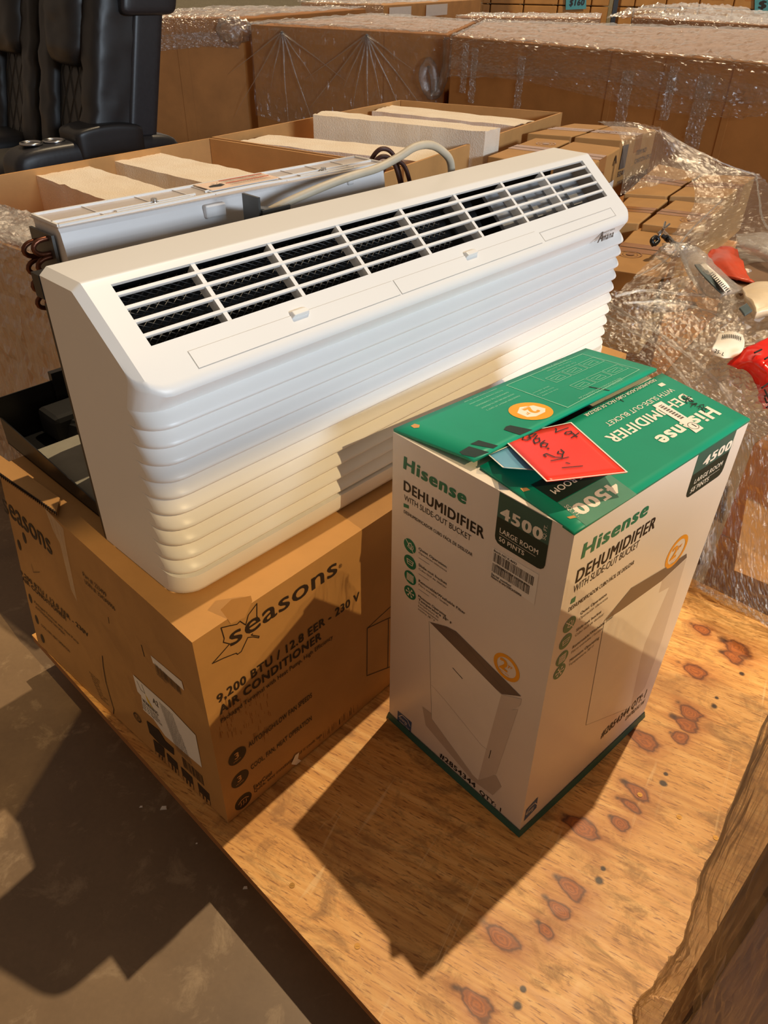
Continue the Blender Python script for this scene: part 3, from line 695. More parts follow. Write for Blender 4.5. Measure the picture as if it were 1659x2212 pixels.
fline(GY, LF, [z3(*p) for p in ((362, -18), (384, 868), (745, 1366))], .0005, o1 + 0.00031499999999999996); fline(GY, LF, [z3(*p) for p in ((385, 560), (500, 690), (830, 1100), (880, 1140))], .0004, o1 + 0.00031499999999999996)
fline(GY, LF, [z3(*p) for p in ((530, 50), (640, 130), (1000, 560), (1080, 640), (1165, 640))], .0005, o1 + 0.00031499999999999996)
fline(K, LF, [z3(575, 402), z3(660, 498)], .0016, o1 + 0.00031499999999999996); fline(K, LF, [z3(917, 1148), z3(898, 1220)], .0012, o1 + 0.00031499999999999996)
u, v = LF.uv(z3(1055, 398)); fring(OR, LF, u, v, .0165, .0225, o1); text_uv(OR, LF, u - .011, v - .008, (1, 0), .019, '2', .05, o1); text_uv(OR, LF, u + .002, v + .003, (1, 0), .006, 'yr', .03, o1); text_uv(OR, LF, u - .010, v - .013, (1, 0), .003, 'warranty', 0, o1)
m = MB(); fpoly(m, LF, [z3(*p) for p in ((80, 802), (205, 908), (195, 1015), (76, 912))], o1)
W2 = MB(); u, v = LF.uv(z3(140, 900)); fline(W2, LF, [(u - .014, v), (u - .006, v + .011), (u + .008, v + .010), (u + .014, v)], .0014, o1 + 0.000175, False); text_uv(W2, LF, u - .012, v - .004, (1, 0), .009, 'energy', 0, o1 + 0.000175, .019)
text_uv(W2, LF, u - .012, v - .013, (1, 0), .004, 'ENERGY STAR', 0, o1 + 0.000175, .025)
# --- prints on the right face
z4 = Z(1200, 1000, .3165); z7 = Z(1300, 700, .3166)
text_px(G, RF, z4(172, 682), z4(622, 350), z4(196, 572), 'Hisense', .045, o1, slant=.04)
text_px(K, RF, z4(126, 868), z4(672, 444), z4(146, 772), 'DEHUMIDIFIER', .03, o1)
text_px(K, RF, z4(106, 945), z4(562, 580), z4(116, 890), 'WITH SLIDE-OUT BUCKET', 0, o1)
fpoly(G, RF, [z4(*p) for p in ((98, 985), (128, 962), (120, 1002), (88, 1022))], o1)
text_px(K, RF, z4(74, 1078), z4(536, 682), z4(82, 1046), 'DESHUMIDIFICADOR CUBO FÁCIL DE DESLIZAR', .008, o1)
a = RF.uv(z7(715, 855)); b = RF.uv(z7(940, 710)); c_ = RF.uv(z7(555, 1235))
d_ = RF.uv(z7(790, 1095)); badge(RF, c_[0], RF.H - .001, d_[0] - c_[0], RF.H - .001 - c_[1], o1)
text_px(W_, RF, z7(680, 990), z7(866, 862), z7(706, 918), '4500', .05, o1 + 0.00020999999999999998); text_px(W_, RF, z7(888, 862), z7(904, 796), z7(876, 868), 'SQ. FT.', 0, o1 + 0.00020999999999999998)
text_px(W_, RF, z7(618, 1120), z7(806, 990), z7(632, 1082), 'LARGE ROOM', .02, o1 + 0.00020999999999999998); text_px(W_, RF, z7(588, 1190), z7(712, 1102), z7(600, 1156), '50 PINTS', .02, o1 + 0.00020999999999999998)
fline(W_, RF, [z7(606, 1148), z7(790, 1020)], .0005, o1 + 0.00020999999999999998)
u, v = RF.uv(z7(490, 1615)); fring(OR, RF, u, v, .0205, .027, o1); text_uv(OR, RF, u - .013, v - .010, (1, 0), .022, '2', .05, o1); text_uv(OR, RF, u + .002, v + .004, (1, 0), .007, 'yr', .03, o1); text_uv(OR, RF, u - .011, v - .016, (1, 0), .003, 'warranty', 0, o1)
pic(RF, z4, 'printed_picture', [('printed_picture', ((318, 1140), (508, 912), (735, 772), (872, 684), (872, 716), (704, 1260), (600, 1560), (500, 1690), (196, 1832)), MT['p_body'], o1 - .0001),
    ('picture_top', ((312, 1150), (500, 918), (735, 775), (872, 684), (872, 712), (705, 870), (420, 1080)), MT['p_dark'], o1), ('picture_side', ((705, 872), (872, 716), (706, 1262), (600, 1560), (505, 1682), (560, 1400)), MT['p_side'], o1 - .00005)])
fline(GY, RF, [z4(*p) for p in ((316, 1150), (196, 1832), (480, 1702))], .0005, o1 + 7e-05)
for k, (cx, cy) in enumerate(((82, 1168), (50, 1290), (26, 1408), (6, 1500))):
    u, v = RF.uv(z4(cx, cy)); icon_print(G, W_, RF, max(u, .024), v, k, .0122, o1)
    ul = max(u, .024) + .020
    text_uv(K, RF, ul, v + .003, (1, 0), .0052, ('Quiet Operation', 'Slide-out bucket', 'Removable/Washable Filter', 'Minimum Operating')[k], .012, o1); text_uv(GY, RF, ul, v - .006, (1, 0), .0048, ('Operación silenciosa', 'Cubo fácil de deslizar', 'Filtro extraíble / lavable', 'Temperature 38º F')[k], 0, o1)
text_px(K, RF, z4(302, 1900), z4(492, 1716), z4(308, 1862), '#2854344', .03, o1); text_px(K, RF, z4(505, 1708), z4(602, 1612), z4(512, 1668), 'QTY: 1', .03, o1); text_px(K, RF, z4(470, 1774), z4(598, 1650), z4(474, 1752), 'DH7021K1W', .01, o1)
fpoly(m, RF, [z3(*p) for p in ((1225, 1722), (1330, 1607), (1318, 1692), (1206, 1812))], o1)
u, v = RF.uv(z3(1270, 1712)); fline(W2, RF, [(u - .014, v), (u - .006, v + .011), (u + .008, v + .010), (u + .014, v)], .0014, o1 + 0.000175, False); text_uv(W2, RF, u - .012, v - .004, (1, 0), .009, 'energy', 0, o1 + 0.000175, .019)
build_split(m, 'efficiency_badge', MT['blue'], root); build_split(W2, 'badge_print', MT['ink_white'], root)
# --- prints on the top flaps (read from the far side)
z5 = Z(840, 740, .4822); o2 = .0005
WT = MB()
text_px(WT, FB, z5(1428, 290), z5(1192, 428), z5(1496, 318), 'Hisense', .045, o2)
text_px(WT, FB, z5(1318, 232), z5(984, 434), z5(1372, 252), 'DEHUMIDIFIER', .03, o2)
text_px(WT, FB, z5(1262, 206), z5(982, 374), z5(1288, 216), 'WITH SLIDE-OUT BUCKET', 0, o2)
text_px(WT, FB, z5(1186, 164), z5(886, 332), z5(1200, 172), 'DESHUMIDIFICADOR CUBO FÁCIL DE DESLIZAR', .01, o2)
fpoly(WT, FB, [z5(*p) for p in ((1204, 190), (1224, 181), (1243, 191), (1222, 200))], o2)
BP = MB(); fpoly(BP, FB, [z5(*p) for p in ((884, 822), (1112, 680), (992, 592), (760, 720))], o2 - .0002)
ob = BP.build('flap_badge', MT['badge_sunlit'], root)
BD = MB(); fpoly(BD, FB, [z5(*p) for p in ((756, 718), (990, 591), (880, 520), (640, 640))], o2 - .0002); BD.build('flap_badge_lower', MT['badge_low'], ob)
text_px(WT, FB, z5(1000, 628), z5(815, 738), z5(1046, 662), '4500', .05, o2); text_px(WT, FB, z5(786, 738), z5(850, 782), z5(800, 726), 'SQ. FT.', 0, o2)
text_px(WT, FB, z5(930, 545), z5(716, 660), z5(958, 560), 'LARGE ROOM', .015, o2)
SK = MB(); fpoly(SK, FB, [z5(*p) for p in ((1182, 285), (1222, 266), (1340, 340), (1412, 386), (1378, 408), (1328, 372))], o2 + 0.00020999999999999998)
st = SK.build('inventory_sticker', MT['paper'], root)
B_ = MB(); a = FB.uv(z5(1212, 285)); b = FB.uv(z5(1318, 352))
for i in range(26):
    f = i / 26; p = (1212 + 106 * f, 290 + 60 * f); q = (1226 + 106 * f, 283 + 60 * f)
    if i % 3 != 1: fline(B_, FB, [z5(*p), z5(*q)], .0012, o2 + 0.00035)
u, v = FB.uv(z5(1366, 376)); fring(B_, FB, u, v, .0075, .0083, o2 + 0.00035); text_uv(B_, FB, u + .0025, v + .004, (-1, 0), .008, '1', .03, o2 + 0.00035)
B_.build('sticker_print', MT['ink_black'], st)
SC = MB(); r = random.Random(8)
for i in range(26):
    x = r.uniform(1310, 1410); y = 240 + (x - 1310) * .62 + r.uniform(-14, 14); fline(SC, FB, [z5(x, y), z5(x + r.uniform(5, 22), y + r.uniform(-4, 14)), z5(x + r.uniform(0, 18), y + r.uniform(4, 16))], .0012, o2 + 0.00014)
fline(SC, FB, [z5(1010, 245), z5(1052, 265)], .002, o2)
for q in (((530, 376), (550, 370), (648, 390), (592, 414), (520, 390)), ((368, 456), (406, 438), (492, 462), (470, 475)), ((318, 492), (362, 466), (452, 492), (386, 516), (330, 504))): fpoly(SC, FA, [z5(*p) for p in q], o2)
fline(SC, FA, [z5(905, 198), z5(990, 214)], .003, o2)
build_split(SC, 'tape_residue', MT['badge_low'], root)
TH = MB()
for q in (((100, 374), (118, 364), (142, 370), (138, 382), (115, 384)),): fpoly(TH, FA, [z5(*p) for p in q], o2)
for q in (((590, 656), (618, 652), (636, 664), (606, 672)), ((798, 784), (830, 776), (842, 786), (812, 792))): fpoly(TH, FB, [z5(*p) for p in q], o2)
build_split(TH, 'scuff', MT['tan'], root)
PL = MB()
fline(PL, FA, [z5(*p) for p in ((534, 190), (868, 52), (1124, 122), (806, 290), (534, 190))], .0011, o2)
fline(PL, FA, [z5(*p) for p in ((640, 148), (706, 172))], .0008, o2); fline(PL, FA, [z5(*p) for p in ((618, 222), (810, 290))], .0008, o2)
for i in range(2):
    for j in range(3):
        x, y = 760 + j * 72 + i * 108, 158 - j * 32 + i * 32
        cs = [(x - 52, y + 2), (x + 14, y - 27), (x + 72 - 8, y - 10), (x - 2, y + 20)]
        cs = cs + [cs[0]]; fline(PL, FA, [z5(*p) for p in cs], .0008, o2)
        fline(PL, FA, [z5(x - 30, y + 4), z5(x + 8, y - 14), z5(x + 38, y - 6), z5(x + 2, y + 10), z5(x - 30, y + 4)], .0008, o2)
        fline(PL, FA, [z5(x - 8, y + 6), z5(x + 14, y - 10)], .0008, o2)
for i, s_ in enumerate(('PLEASE KEEP UPRIGHT AT LEAST 2', 'HOURS BEFORE USE TO PREVENT', 'DAMAGING THE COMPRESSOR.', 'Por favor mantenga en posición vertical', 'mínimo 2 horas antes de usar')):
    x, y = 590 - i * 26, 236 - i * 8
    text_px(PL, FA, z5(x, y), z5(x - 160 + i * 4, y + 62), z5(x + 7, y + 3), s_, .0, o2)
for i, s_ in enumerate(('UNPACKING INSTRUCTIONS - PLEASE READ', 'INSTRUCCIONES PARA DESEMPACAR')):
    x, y = 1048 - i * 10, 152 - i * 6 + 12; text_px(PL, FA, z5(x, y), z5(x - 190, y + 90), z5(x + 7, y + 3), s_, 0, o2)
for i, s_ in enumerate(('Cut the straps, lift', 'Corte las correas', 'de la caja y retire')):
    x, y = 838 - i * 22, 88 - i * 6; text_px(PL, FA, z5(x, y), z5(x - 106, y + 44), z5(x + 6, y + 2), s_, 0, o2)
for i, s_ in enumerate(('You are ready', 'Once the box is', 'lifted, remove')):
    x, y = 762 - i * 20, 206 - i * 6; text_px(PL, FA, z5(x, y), z5(x - 72, y + 32), z5(x + 6, y + 2), s_, 0, o2)
build_split(PL, 'instruction_print', MT['ink_pale'], root)
u, v = FA.uv(z5(643, 306)); OT = MB(); fdisc(OT, FA, u, v, .0285, o2); og = OT.build('warranty_roundel', MT['orange'], root)
m = MB(); sh = [(-.7, .35), (-.35, .62), (.35, .62), (.7, .35), (.62, -.35), (0, -.72), (-.62, -.35)]; m.poly([FA.P(u + .0275 * a, v - .0275 * b * .9, o2 + 0.00014) for a, b in sh][::-1]); m.build('roundel_shield', MT['ink_white'], og)
text_uv(OR, FA, u + .008, v + .009, (-1, 0), .018, '2', .05, o2 + 0.00028); text_uv(OR, FA, u - .006, v - .001, (-1, 0), .006, 'yr', .02, o2 + 0.00028); text_uv(OR, FA, u + .012, v - .012 + .024, (-1, 0), .003, 'warranty', 0, o2 + 0.00028)
build_split(WT, 'flap_lettering', MT['ink_white'], root)
build_split(G, 'green_print', MT['ink_green'], root); build_split(K, 'black_print', MT['ink_black'], root); build_split(GY, 'grey_print', MT['ink_grey'], root)
build_split(BT, 'capacity_badge', MT['badge_top'], root); build_split(BL, 'badge_lower', MT['badge_low'], root); build_split(W_, 'white_print', MT['ink_white'], root); build_split(OR, 'orange_print', MT['orange'], root)
# serial label
PA = MB(); fpoly(PA, LF, [z2(*p) for p in ((930, 905), (1345, 1152), (1305, 1417), (916, 1143))], o1); lab = PA.build('serial_label', MT['paper'], root)
B_ = MB(); a = LF.uv(z2(938, 965)); b = LF.uv(z2(1310, 1200)); ub = b[0]
c0 = LF.uv(z2(932, 1005))
fbars(B_, LF, a[0], c0[1] - .003, ub, c0[1] + .011, 46, o1 + 0.00020999999999999998, 3)
c1 = LF.uv(z2(932, 1085)); fbars(B_, LF, a[0], c1[1] - .006, ub - .004, c1[1] + .008, 46, o1 + 0.00020999999999999998, 4)
text_uv(B_, LF, a[0], c0[1] + .0125, (1, 0), .0032, 'Batch NO K-8602', .02, o1 + 0.00020999999999999998); text_uv(B_, LF, a[0] + .006, c0[1] - .0085, (1, 0), .0032, 'TK0D002 D03EZ0P D58C2HD 0904', .015, o1 + 0.00020999999999999998, ub - a[0] - .014)
text_uv(B_, LF, a[0], c1[1] - .012, (1, 0), .0036, 'Serial number', .03, o1 + 0.00020999999999999998); text_uv(B_, LF, a[0], c1[1] - .0165, (1, 0), .0036, 'Número de serie D58C2HD00904', .03, o1 + 0.00020999999999999998, ub - a[0] - .016)
B_.build('serial_print', MT['ink_black'], lab)

# ------------------------------------------------------------------ paper cards tucked under the flap
def card(name, q, mat, label, edge=True, n=10, curl=.0):
    rows = []
    for i in range(n + 1):
        r_ = []
        for j in range(n + 1):
            p = q[0].lerp(q[1], i / n).lerp(q[3].lerp(q[2], i / n), j / n)
            r_.append(p + up * curl * ((i / n - .5) ** 2 - .25))
        rows.append(r_)
    m = MB(); m.grid(rows, True); o = m.build(name, mat); md = o.modifiers.new('t', 'SOLIDIFY'); md.thickness = .0005; md.offset = 0
    tag(o, label, 'card'); return o
q = [at(1083, 945, DH + .0062), at(1233, 914, DH + .0075), at(1354, 1021, DH + .030), at(1181, 1041, DH + .040)]
o = card('lot_card', q, MT['red_card'], 'red card with handwritten lot number, propped on the green flap')
CF = Face(q[0], q[1], q[2], q[3]); CF.n = CF.n if CF.n.z > 0 else -CF.n
m = MB(); fline(m, CF, [(.0, .0), (CF.W, 0), (CF.W, CF.H), (0, CF.H), (0, 0)], .0022, .001, False); m.build('card_border', MT['paper'], o)
H = MB(); hw = lambda pts, w_=.0019: fline(H, CF, [z5(*p) for p in pts], w_, .0014)
hw(((800, 388), (770, 398), (738, 410), (742, 396), (738, 390)))                                   # L
hw(((790, 408), (812, 404), (818, 412), (800, 420), (782, 416), (790, 408)))                       # o
hw(((812, 436), (840, 420), (852, 412))); hw(((822, 414), (842, 432)))                             # t
hw(((612, 436), (636, 428), (650, 416), (634, 414), (618, 424), (628, 438), (612, 446), (592, 440), (596, 430)))      # 3
hw(((655, 424), (640, 446), (648, 462), (668, 452), (664, 436), (650, 440)))                       # 9
hw(((690, 448), (672, 462), (676, 476), (696, 478), (704, 464), (688, 458), (676, 466)))           # 6
hw(((704, 484), (708, 486)), .003)
hw(((762, 490), (776, 502), (770, 512), (748, 506), (752, 498))); hw(((770, 512), (768, 526), (736, 524), (700, 508), (688, 514), (700, 522)))   # 3
hw(((720, 540), (760, 532), (796, 524)))                                                           # 1
hw(((784, 548), (800, 552)))                                                                       # -
hw(((768, 570), (812, 566), (856, 562)))                                                           # 1
H.build('handwriting', MT['ink_black'], o)
q = [at(1056, 984, DH + .008), at(1105, 962, DH + .009), at(1200, 1020, DH + .020), at(1087, 1011, DH + .024)]
o = card('price_card', q, MT['blue_card'], 'light blue card tucked beneath the red card on the green flap')
CF = Face(q[0], q[1], q[2], q[3]); CF.n = CF.n if CF.n.z > 0 else -CF.n
m = MB(); fline(m, CF, [(.0, .0), (CF.W, 0), (CF.W, CF.H), (0, CF.H), (0, 0)], .002, .001, False); m.build('card_border', MT['paper'], o)

# ------------------------------------------------------------------ packaged air conditioner
AYAW = .829; AL = 1.0672; AH = .3885; AD = .1925; AD1 = .116; AZ2 = .295
AO = Vector((-.254, .7037, SH + .0012))
ac = tag(empty('air_conditioner', AO, AYAW, True), 'long white packaged air conditioner with louvered front, lying on the brown carton', 'air conditioner')
SLEN = math.hypot(AD1, AH - AZ2); sy, sz = -AD1 / SLEN, (AZ2 - AH) / SLEN     # slope direction (down, forward)
ny, nz = sz, -sy                                                             # outward normal of slope
if nz < 0: ny, nz = -ny, -nz
S0, S1 = .0108, .0938; X0, X1 = .0400, 1.0247
def fillet(p0, p, p1, r, n):
    a = (Vector(p0) - Vector(p)).normalized(); b = (Vector(p1) - Vector(p)).normalized()
    ang = math.acos(max(-1, min(1, a.dot(b)))); t_ = r / math.tan(ang / 2)
    A = Vector(p) + a * t_; B = Vector(p) + b * t_
    c = Vector(p) + (a + b).normalized() * (r / math.sin(ang / 2)); out = []
    for i in range(n + 1):
        q = A.lerp(B, i / n) - c; out.append(tuple(c + q.normalized() * r))
    return out
LTOP, LPITCH, NL = .2665, .0234, 10
def rec(z):
    """recess of the louvered front at height z"""
    k = (LTOP - z) / LPITCH
    if k <= 0 or k >= NL: return 0.0
    f = k - math.floor(k)
    if f < .955: return .014 * (1 - math.sin(min(1, f / .80) * math.pi / 2)) + (.0095 * ((f - .58) / .375) ** 2 if f > .58 else 0)
    return .024 if f < .985 else .014
ZS = [0.0, .004, .012]
zz_ = []
for k in range(NL):
    for f in (.0, .05, .13, .25, .38, .50, .58, .66, .74, .81, .87, .91, .942, .965, .983): zz_.append(LTOP - LPITCH * (k + f + .001))
ZS = sorted(ZS + zz_ + [LTOP - NL * LPITCH])
NFR = len(ZS)
def profile(i, c):
    k = .85 * c; zt_ = AH - .8 * c
    # slope line offset inward
    def onslope(s): return (AD1 + sy * s - ny * k, AH + sz * s - nz * k)
    # B: y = i ; C: z = zt_
    sB = (i - AD1 + ny * k) / sy; B = (i, AH + sz * sB - nz * k)
    sC = (zt_ - AH + nz * k) / sz; C = (AD1 + sy * sC - ny * k, zt_)
    p = [(i + rec(z) + (.010 * (1 - z / .012) ** 2 if z < .012 else 0), z) for z in ZS]
    fb_ = fillet((i, 0), B, C, .017, 6); p += fb_
    p += [onslope(S1), onslope(S1 - .02), onslope(S0 + .02), onslope(S0)]
    p += fillet(B, C, (AD, zt_), .008, 4)
    p += [(AD, zt_)]
    return p
RC = .034
def cham(x): return max(0, .010 - min(x, AL - x))
def ins(x):
    d = min(x, AL - x)
    return 0 if d >= RC else RC - math.sqrt(max(0, RC * RC - (RC - d) ** 2))
xs = [0, .0006, .002, .0045, .0075, .010, .0125, .018, .025, .034, X0, .2, .4, .6, .8, X1, AL - .034, AL - .025, AL - .018, AL - .0125, AL - .010, AL - .0075, AL - .0045, AL - .002, AL - .0006, AL]
P = [[(x, y, z) for y, z in profile(ins(x), cham(x))] for x in xs]
mb = MB(); n = len(P[0]); base = 0
mb.v = [Vector(p) for r_ in P for p in r_]
iS1 = NFR + 7; iS0 = iS1 + 3
for a in range(len(xs) - 1):
    for j in range(n - 1):
        if X0 - 1e-6 <= xs[a] and xs[a + 1] <= X1 + 1e-6 and iS1 <= j < iS0: continue
        mb.f.append([a * n + j, (a + 1) * n + j, (a + 1) * n + j + 1, a * n + j + 1]); mb.sm.append(True)
# end walls
for idx, fl in ((0, 0), (len(xs) - 1, 1)):
    pts = [Vector(p) for p in P[idx]] + [Vector((xs[idx], AD, 0))]
    mb.poly(pts[::-1] if not fl else pts)
# walls of the outlet opening
def sl(x, s, d=0): return Vector((x, AD1 + sy * s - ny * d, AH + sz * s - nz * d))
dp = .005
for a, b in (((X0, S0), (X1, S0)), ((X1, S0), (X1, S1)), ((X1, S1), (X0, S1)), ((X0, S1), (X0, S0))):
    mb.poly([sl(*a), sl(*b), sl(*b, dp), sl(*a, dp)])
o = mb.build('front_cover', MT['ac_white'], ac)
bm = bmesh.new(); bm.from_mesh(o.data); bmesh.ops.recalc_face_normals(bm, faces=bm.faces); bm.to_mesh(o.data); bm.free()
md = o.modifiers.new('e', 'EDGE_SPLIT'); md.split_angle = .55
# grille
for s in (.0233, .0415, .0600, .0790):
    m = MB(); m.hexa([sl(X0, s + .0018, .0065), sl(X1, s + .0018, .0065), sl(X1, s - .0012, .0065), sl(X0, s - .0012, .0065), sl(X0, s + .0024, .0004), sl(X1, s + .0024, .0004), sl(X1, s - .0022, .0004), sl(X0, s - .0022, .0004)])
    m.build('grille_bar', MT['ac_white'], ac, bevel=.0008)
for x in (.1476, .2644, .3850, .5141, .6416, .7665, .8867):
    m = MB(); m.hexa([sl(x - .002, S1, .017), sl(x + .002, S1, .017), sl(x + .002, S0, .017), sl(x - .002, S0, .017), sl(x - .003, S1, .0012), sl(x + .003, S1, .0012), sl(x + .003, S0, .0012), sl(x - .003, S0, .0012)])
    m.build('grille_rib', MT['ac_white'], ac)
# wire guard and dark interior behind the grille
m = MB()
d0 = .025; stp = .0125
def seg(a, b): m.tube([sl(*a, d0), sl(*b, d0 + .0006)], .0009, 5, False)
hh = S1 - S0 + .012; xx = X0 - hh
while xx < .60:
    for sgn in (1, -1):
        a = (xx, S0 - .006) if sgn > 0 else (xx + hh * 1.5, S0 - .006); b = (xx + hh * 1.5, S1 + .006) if sgn > 0 else (xx, S1 + .006)
        def cl(x): return a[1] + (b[1] - a[1]) * (x - a[0]) / (b[0] - a[0])
        lo, hi = sorted((a, b)); 
        if lo[0] < X0: lo = (X0, cl(X0))
        if hi[0] > .60: hi = (.60, cl(.60))
        if hi[0] - lo[0] > .004: seg(lo, hi)
    xx += stp
m.build('wire_guard', MT['black_metal'], ac)
m = MB(); m.hexa([sl(X0 - .01, S1 + .03, .085), sl(.745, S1 + .03, .085), sl(.745, S0 - .02, .060), sl(X0 - .01, S0 - .02, .060), sl(X0 - .01, S1 + .03, .080), sl(.745, S1 + .03, .080), sl(.745, S0 - .02, .055), sl(X0 - .01, S0 - .02, .055)])
for k in range(5):
    m.box(tuple(sl(.10 + .11 * k, S0, .078)), tuple(sl(.10 + .11 * k, S0, .078) + Vector((.006, .02, .02))))
m.build('coil_baffle', MT['black_matte'], ac)
m = MB(); m.hexa([sl(.755, S1 + .006, .046), sl(1.03, S1 + .006, .046), sl(1.03, S0 - .006, .040), sl(.755, S0 - .006, .040), sl(.755, S1 + .006, .040), sl(1.03, S1 + .006, .040), sl(1.03, S0 - .006, .034), sl(.755, S0 - .006, .034)])
for x in (.79, .85, .91, .97): m.hexa([sl(x, .075, .040), sl(x + .03, .075, .040), sl(x + .03, .025, .038), sl(x, .025, .038), sl(x, .075, .033), sl(x + .03, .075, .033), sl(x + .03, .025, .031), sl(x, .025, .031)])
m.build('control_panel', MT['grey_plastic'], ac)
m = MB(); m.hexa([sl(.66, S1 + .006, .05), sl(.675, S1 + .006, .05), sl(.675, S0 - .006, .05), sl(.66, S0 - .006, .05), sl(.66, S1 + .006, .03), sl(.675, S1 + .006, .03), sl(.675, S0 - .006, .03), sl(.66, S0 - .006, .03)]); m.build('divider', MT['grey_plastic'], ac)
# access doors and their tabs
def slab(x0, x1, s0, s1, d0, d1, mat, name, par=ac):
    m = MB(); m.hexa([sl(x0, s1, d0), sl(x1, s1, d0), sl(x1, s0, d0), sl(x0, s0, d0), sl(x0, s1, d1), sl(x1, s1, d1), sl(x1, s0, d1), sl(x0, s0, d1)]); return m.build(name, mat, par)
for x0, x1 in ((.0749, .4095), (.4140, .7615)):
    sm_ = slab(x0 - .0007, x1 + .0007, .1132, .1372, .0006, -.0003, MT['ac_seam'], 'door_gap')
    dr = slab(x0, x1, .1139, .1364, .0006, -.0008, MT['ac_white'], 'access_door')
    xt = (.2396, .5873)[x0 > .4]
    m = MB(); m.hexa([sl(xt - .015, .1185, 0), sl(xt + .015, .1185, 0), sl(xt + .013, .1075, 0), sl(xt - .013, .1075, 0), sl(xt - .012, .1178, -.007), sl(xt + .012, .1178, -.007), sl(xt + .011, .1105, -.005), sl(xt - .011, .1105, -.005)])
    m.build('door_tab', MT['ac_white'], dr, bevel=.001)
m = MB()
for a, b in (((.772, .1185), (1.0085, .1185)), ((1.0085, .1185), (1.0085, .136)), ((1.0085, .136), (.772, .136)), ((.772, .136), (.772, .1185))):
    (x0, s0), (x1, s1) = a, b; m.poly([sl(min(x0, x1) - .0004, max(s0, s1) + .0004, -.0004), sl(max(x0, x1) + .0004, max(s0, s1) + .0004, -.0004), sl(max(x0, x1) + .0004, min(s0, s1) - .0004, -.0004), sl(min(x0, x1) - .0004, min(s0, s1) - .0004, -.0004)])
m.build('panel_outline', MT['ac_seam'], ac)
# maker's script on the front band
FF = Face.__new__(Face); Wd = Matrix.Rotation(AYAW, 4, 'Z'); Wd.translation = AO
FF.W, FF.H = AL, AH; FF.c = [Vector((0, 0, AH)), Vector((AL, 0, AH)), Vector((AL, 0, 0)), Vector((0, 0, 0))]; FF.n = Vector((0, -1, 0))
m = MB()
text_uv(m, FF, .935, .2705, (1, 0), .0165, 'A', .05, .0006, .017, .25); text_uv(m, FF, .951, .2705, (1, 0), .0118, 'mana', .05, .0006, .040, .22)
text_uv(m, FF, .950, .2835, (1, 0), .0030, 'Heating & Air Conditioning', .01, .0006, .043)
m.build('maker_lettering', MT['ink_grey'], ac)
# chassis behind the cover
m = MB()
def tray(x0, x1, y0, y1, hl, hb, hr, t_=.0018):
    m.box((x0, y0, .0008), (x1, y1, .004)); m.box((x0, y1 - t_, .0008), (x1, y1, hb)); m.box((x1 - t_, y0, .0008), (x1, y1, hr))
    m.hexa([(x0, y0, .0008), (x0 + t_, y0, .0008), (x0 + t_, y1, .0008), (x0, y1, .0008), (x0, y0, .022), (x0 + t_, y0, .022), (x0 + t_, y1, hl), (x0, y1, hl)])
tray(.020, 1.045, .1950, .548, .052, .085, .06)
m.box((.118, .540, .05), (.15, .552, .10)); m.build('base_pan', MT['black_metal'], ac)
m = MB(); m.hexa([(.024, .20, .005), (.30, .20, .005), (.30, .47, .005), (.024, .47, .005), (.024, .20, .016), (.30, .20, .02), (.30, .44, .03), (.024, .46, .022)]); m.build('drain_foam', MT['grey_foam'], ac, bevel=.006)
m = MB(); m.box((.075, .47, .005), (.80, .535, .055)); m.hexa([(.09, .44, .005), (.8, .44, .005), (.8, .48, .005), (.09, .48, .005), (.12, .45, .04), (.8, .45, .04), (.8, .48, .055), (.09, .48, .05)]); m.build('pan_insulation', MT['black_matte'], ac, bevel=.01)
m = MB(); m.box((.001, .1935, .0), (.004, .2005, .345)); m.box((.005, .1935, .0), (1.06, .1990, .36)); m.build('chassis_front', MT['black_metal'], ac)
m = MB(); m.box((-.001, .1935, .352), (.03, .212, .380)); m.build('cover_clip', MT['black_metal'], ac)
m = MB(); m.hexa([(.10, .203, .006), (.74, .203, .006), (.74, .332, .006), (.10, .332, .006), (.10, .203, .362), (.74, .203, .362), (.74, .332, .296), (.10, .332, .296)]); m.build('evaporator_coil', MT['black_metal'], ac)
k0 = len(bpy.data.objects)
# milky plastic blower housing
hx0, hx1 = .108, .722; yf, yb, zh = .338, .412, .3842
m = MB(); rows = []
for i in range(25):
    f = i / 24; x = hx0 + (hx1 - hx0) * f
    dip = .010 * math.exp(-((f - .52) / .16) ** 2); yfr = yf + dip
    rows.append([(x, yfr - .012, .15), (x, yfr - .010, .30), (x, yfr - .004, .352), (x, yfr, .372), (x, yfr + .004, .377), (x, yb, .377)])
m.grid(rows, False); m.poly([rows[0][k] for k in range(6)] + [(hx0, yb, .15)]); m.poly([rows[-1][k] for k in range(6)][::-1] + [(hx1, yb, .15)]); m.poly([(hx0, yb, .15), (hx0, yb, .377), (hx1, yb, .377), (hx1, yb, .15)])
hs = m.build('blower_housing', MT['milky'], ac)
m = MB()
c0 = Vector((.245, yf - .010, .318)); rows = []
for i in range(7):
    a = i / 6 * math.pi / 2; rows.append([c0 + Vector((.021 * math.cos(a) * math.cos(b), -.012 * math.sin(a), .021 * math.cos(a) * math.sin(b))) for b in [2 * math.pi * q / 20 for q in range(20)]])
m.grid(rows, True, True); m.build('housing_boss', MT['milky'], hs)
m = MB(); m.box((.335, yf - .006, .352), (.372, yf + .004, .372)); m.build('housing_notch', MT['milky'], hs, bevel=.003)
m = MB(); m.box((.63, yf - .006, .358), (.645, yf + .004, .374)); m.build('housing_notch', MT['milky'], hs, bevel=.003)
m = MB(); m.box((hx0 - .003, yf - .004, .3792), (hx1 + .003, yb + .004, .3812)); lid = m.build('housing_lid', MT['milky_lid'], ac)
m = MB()
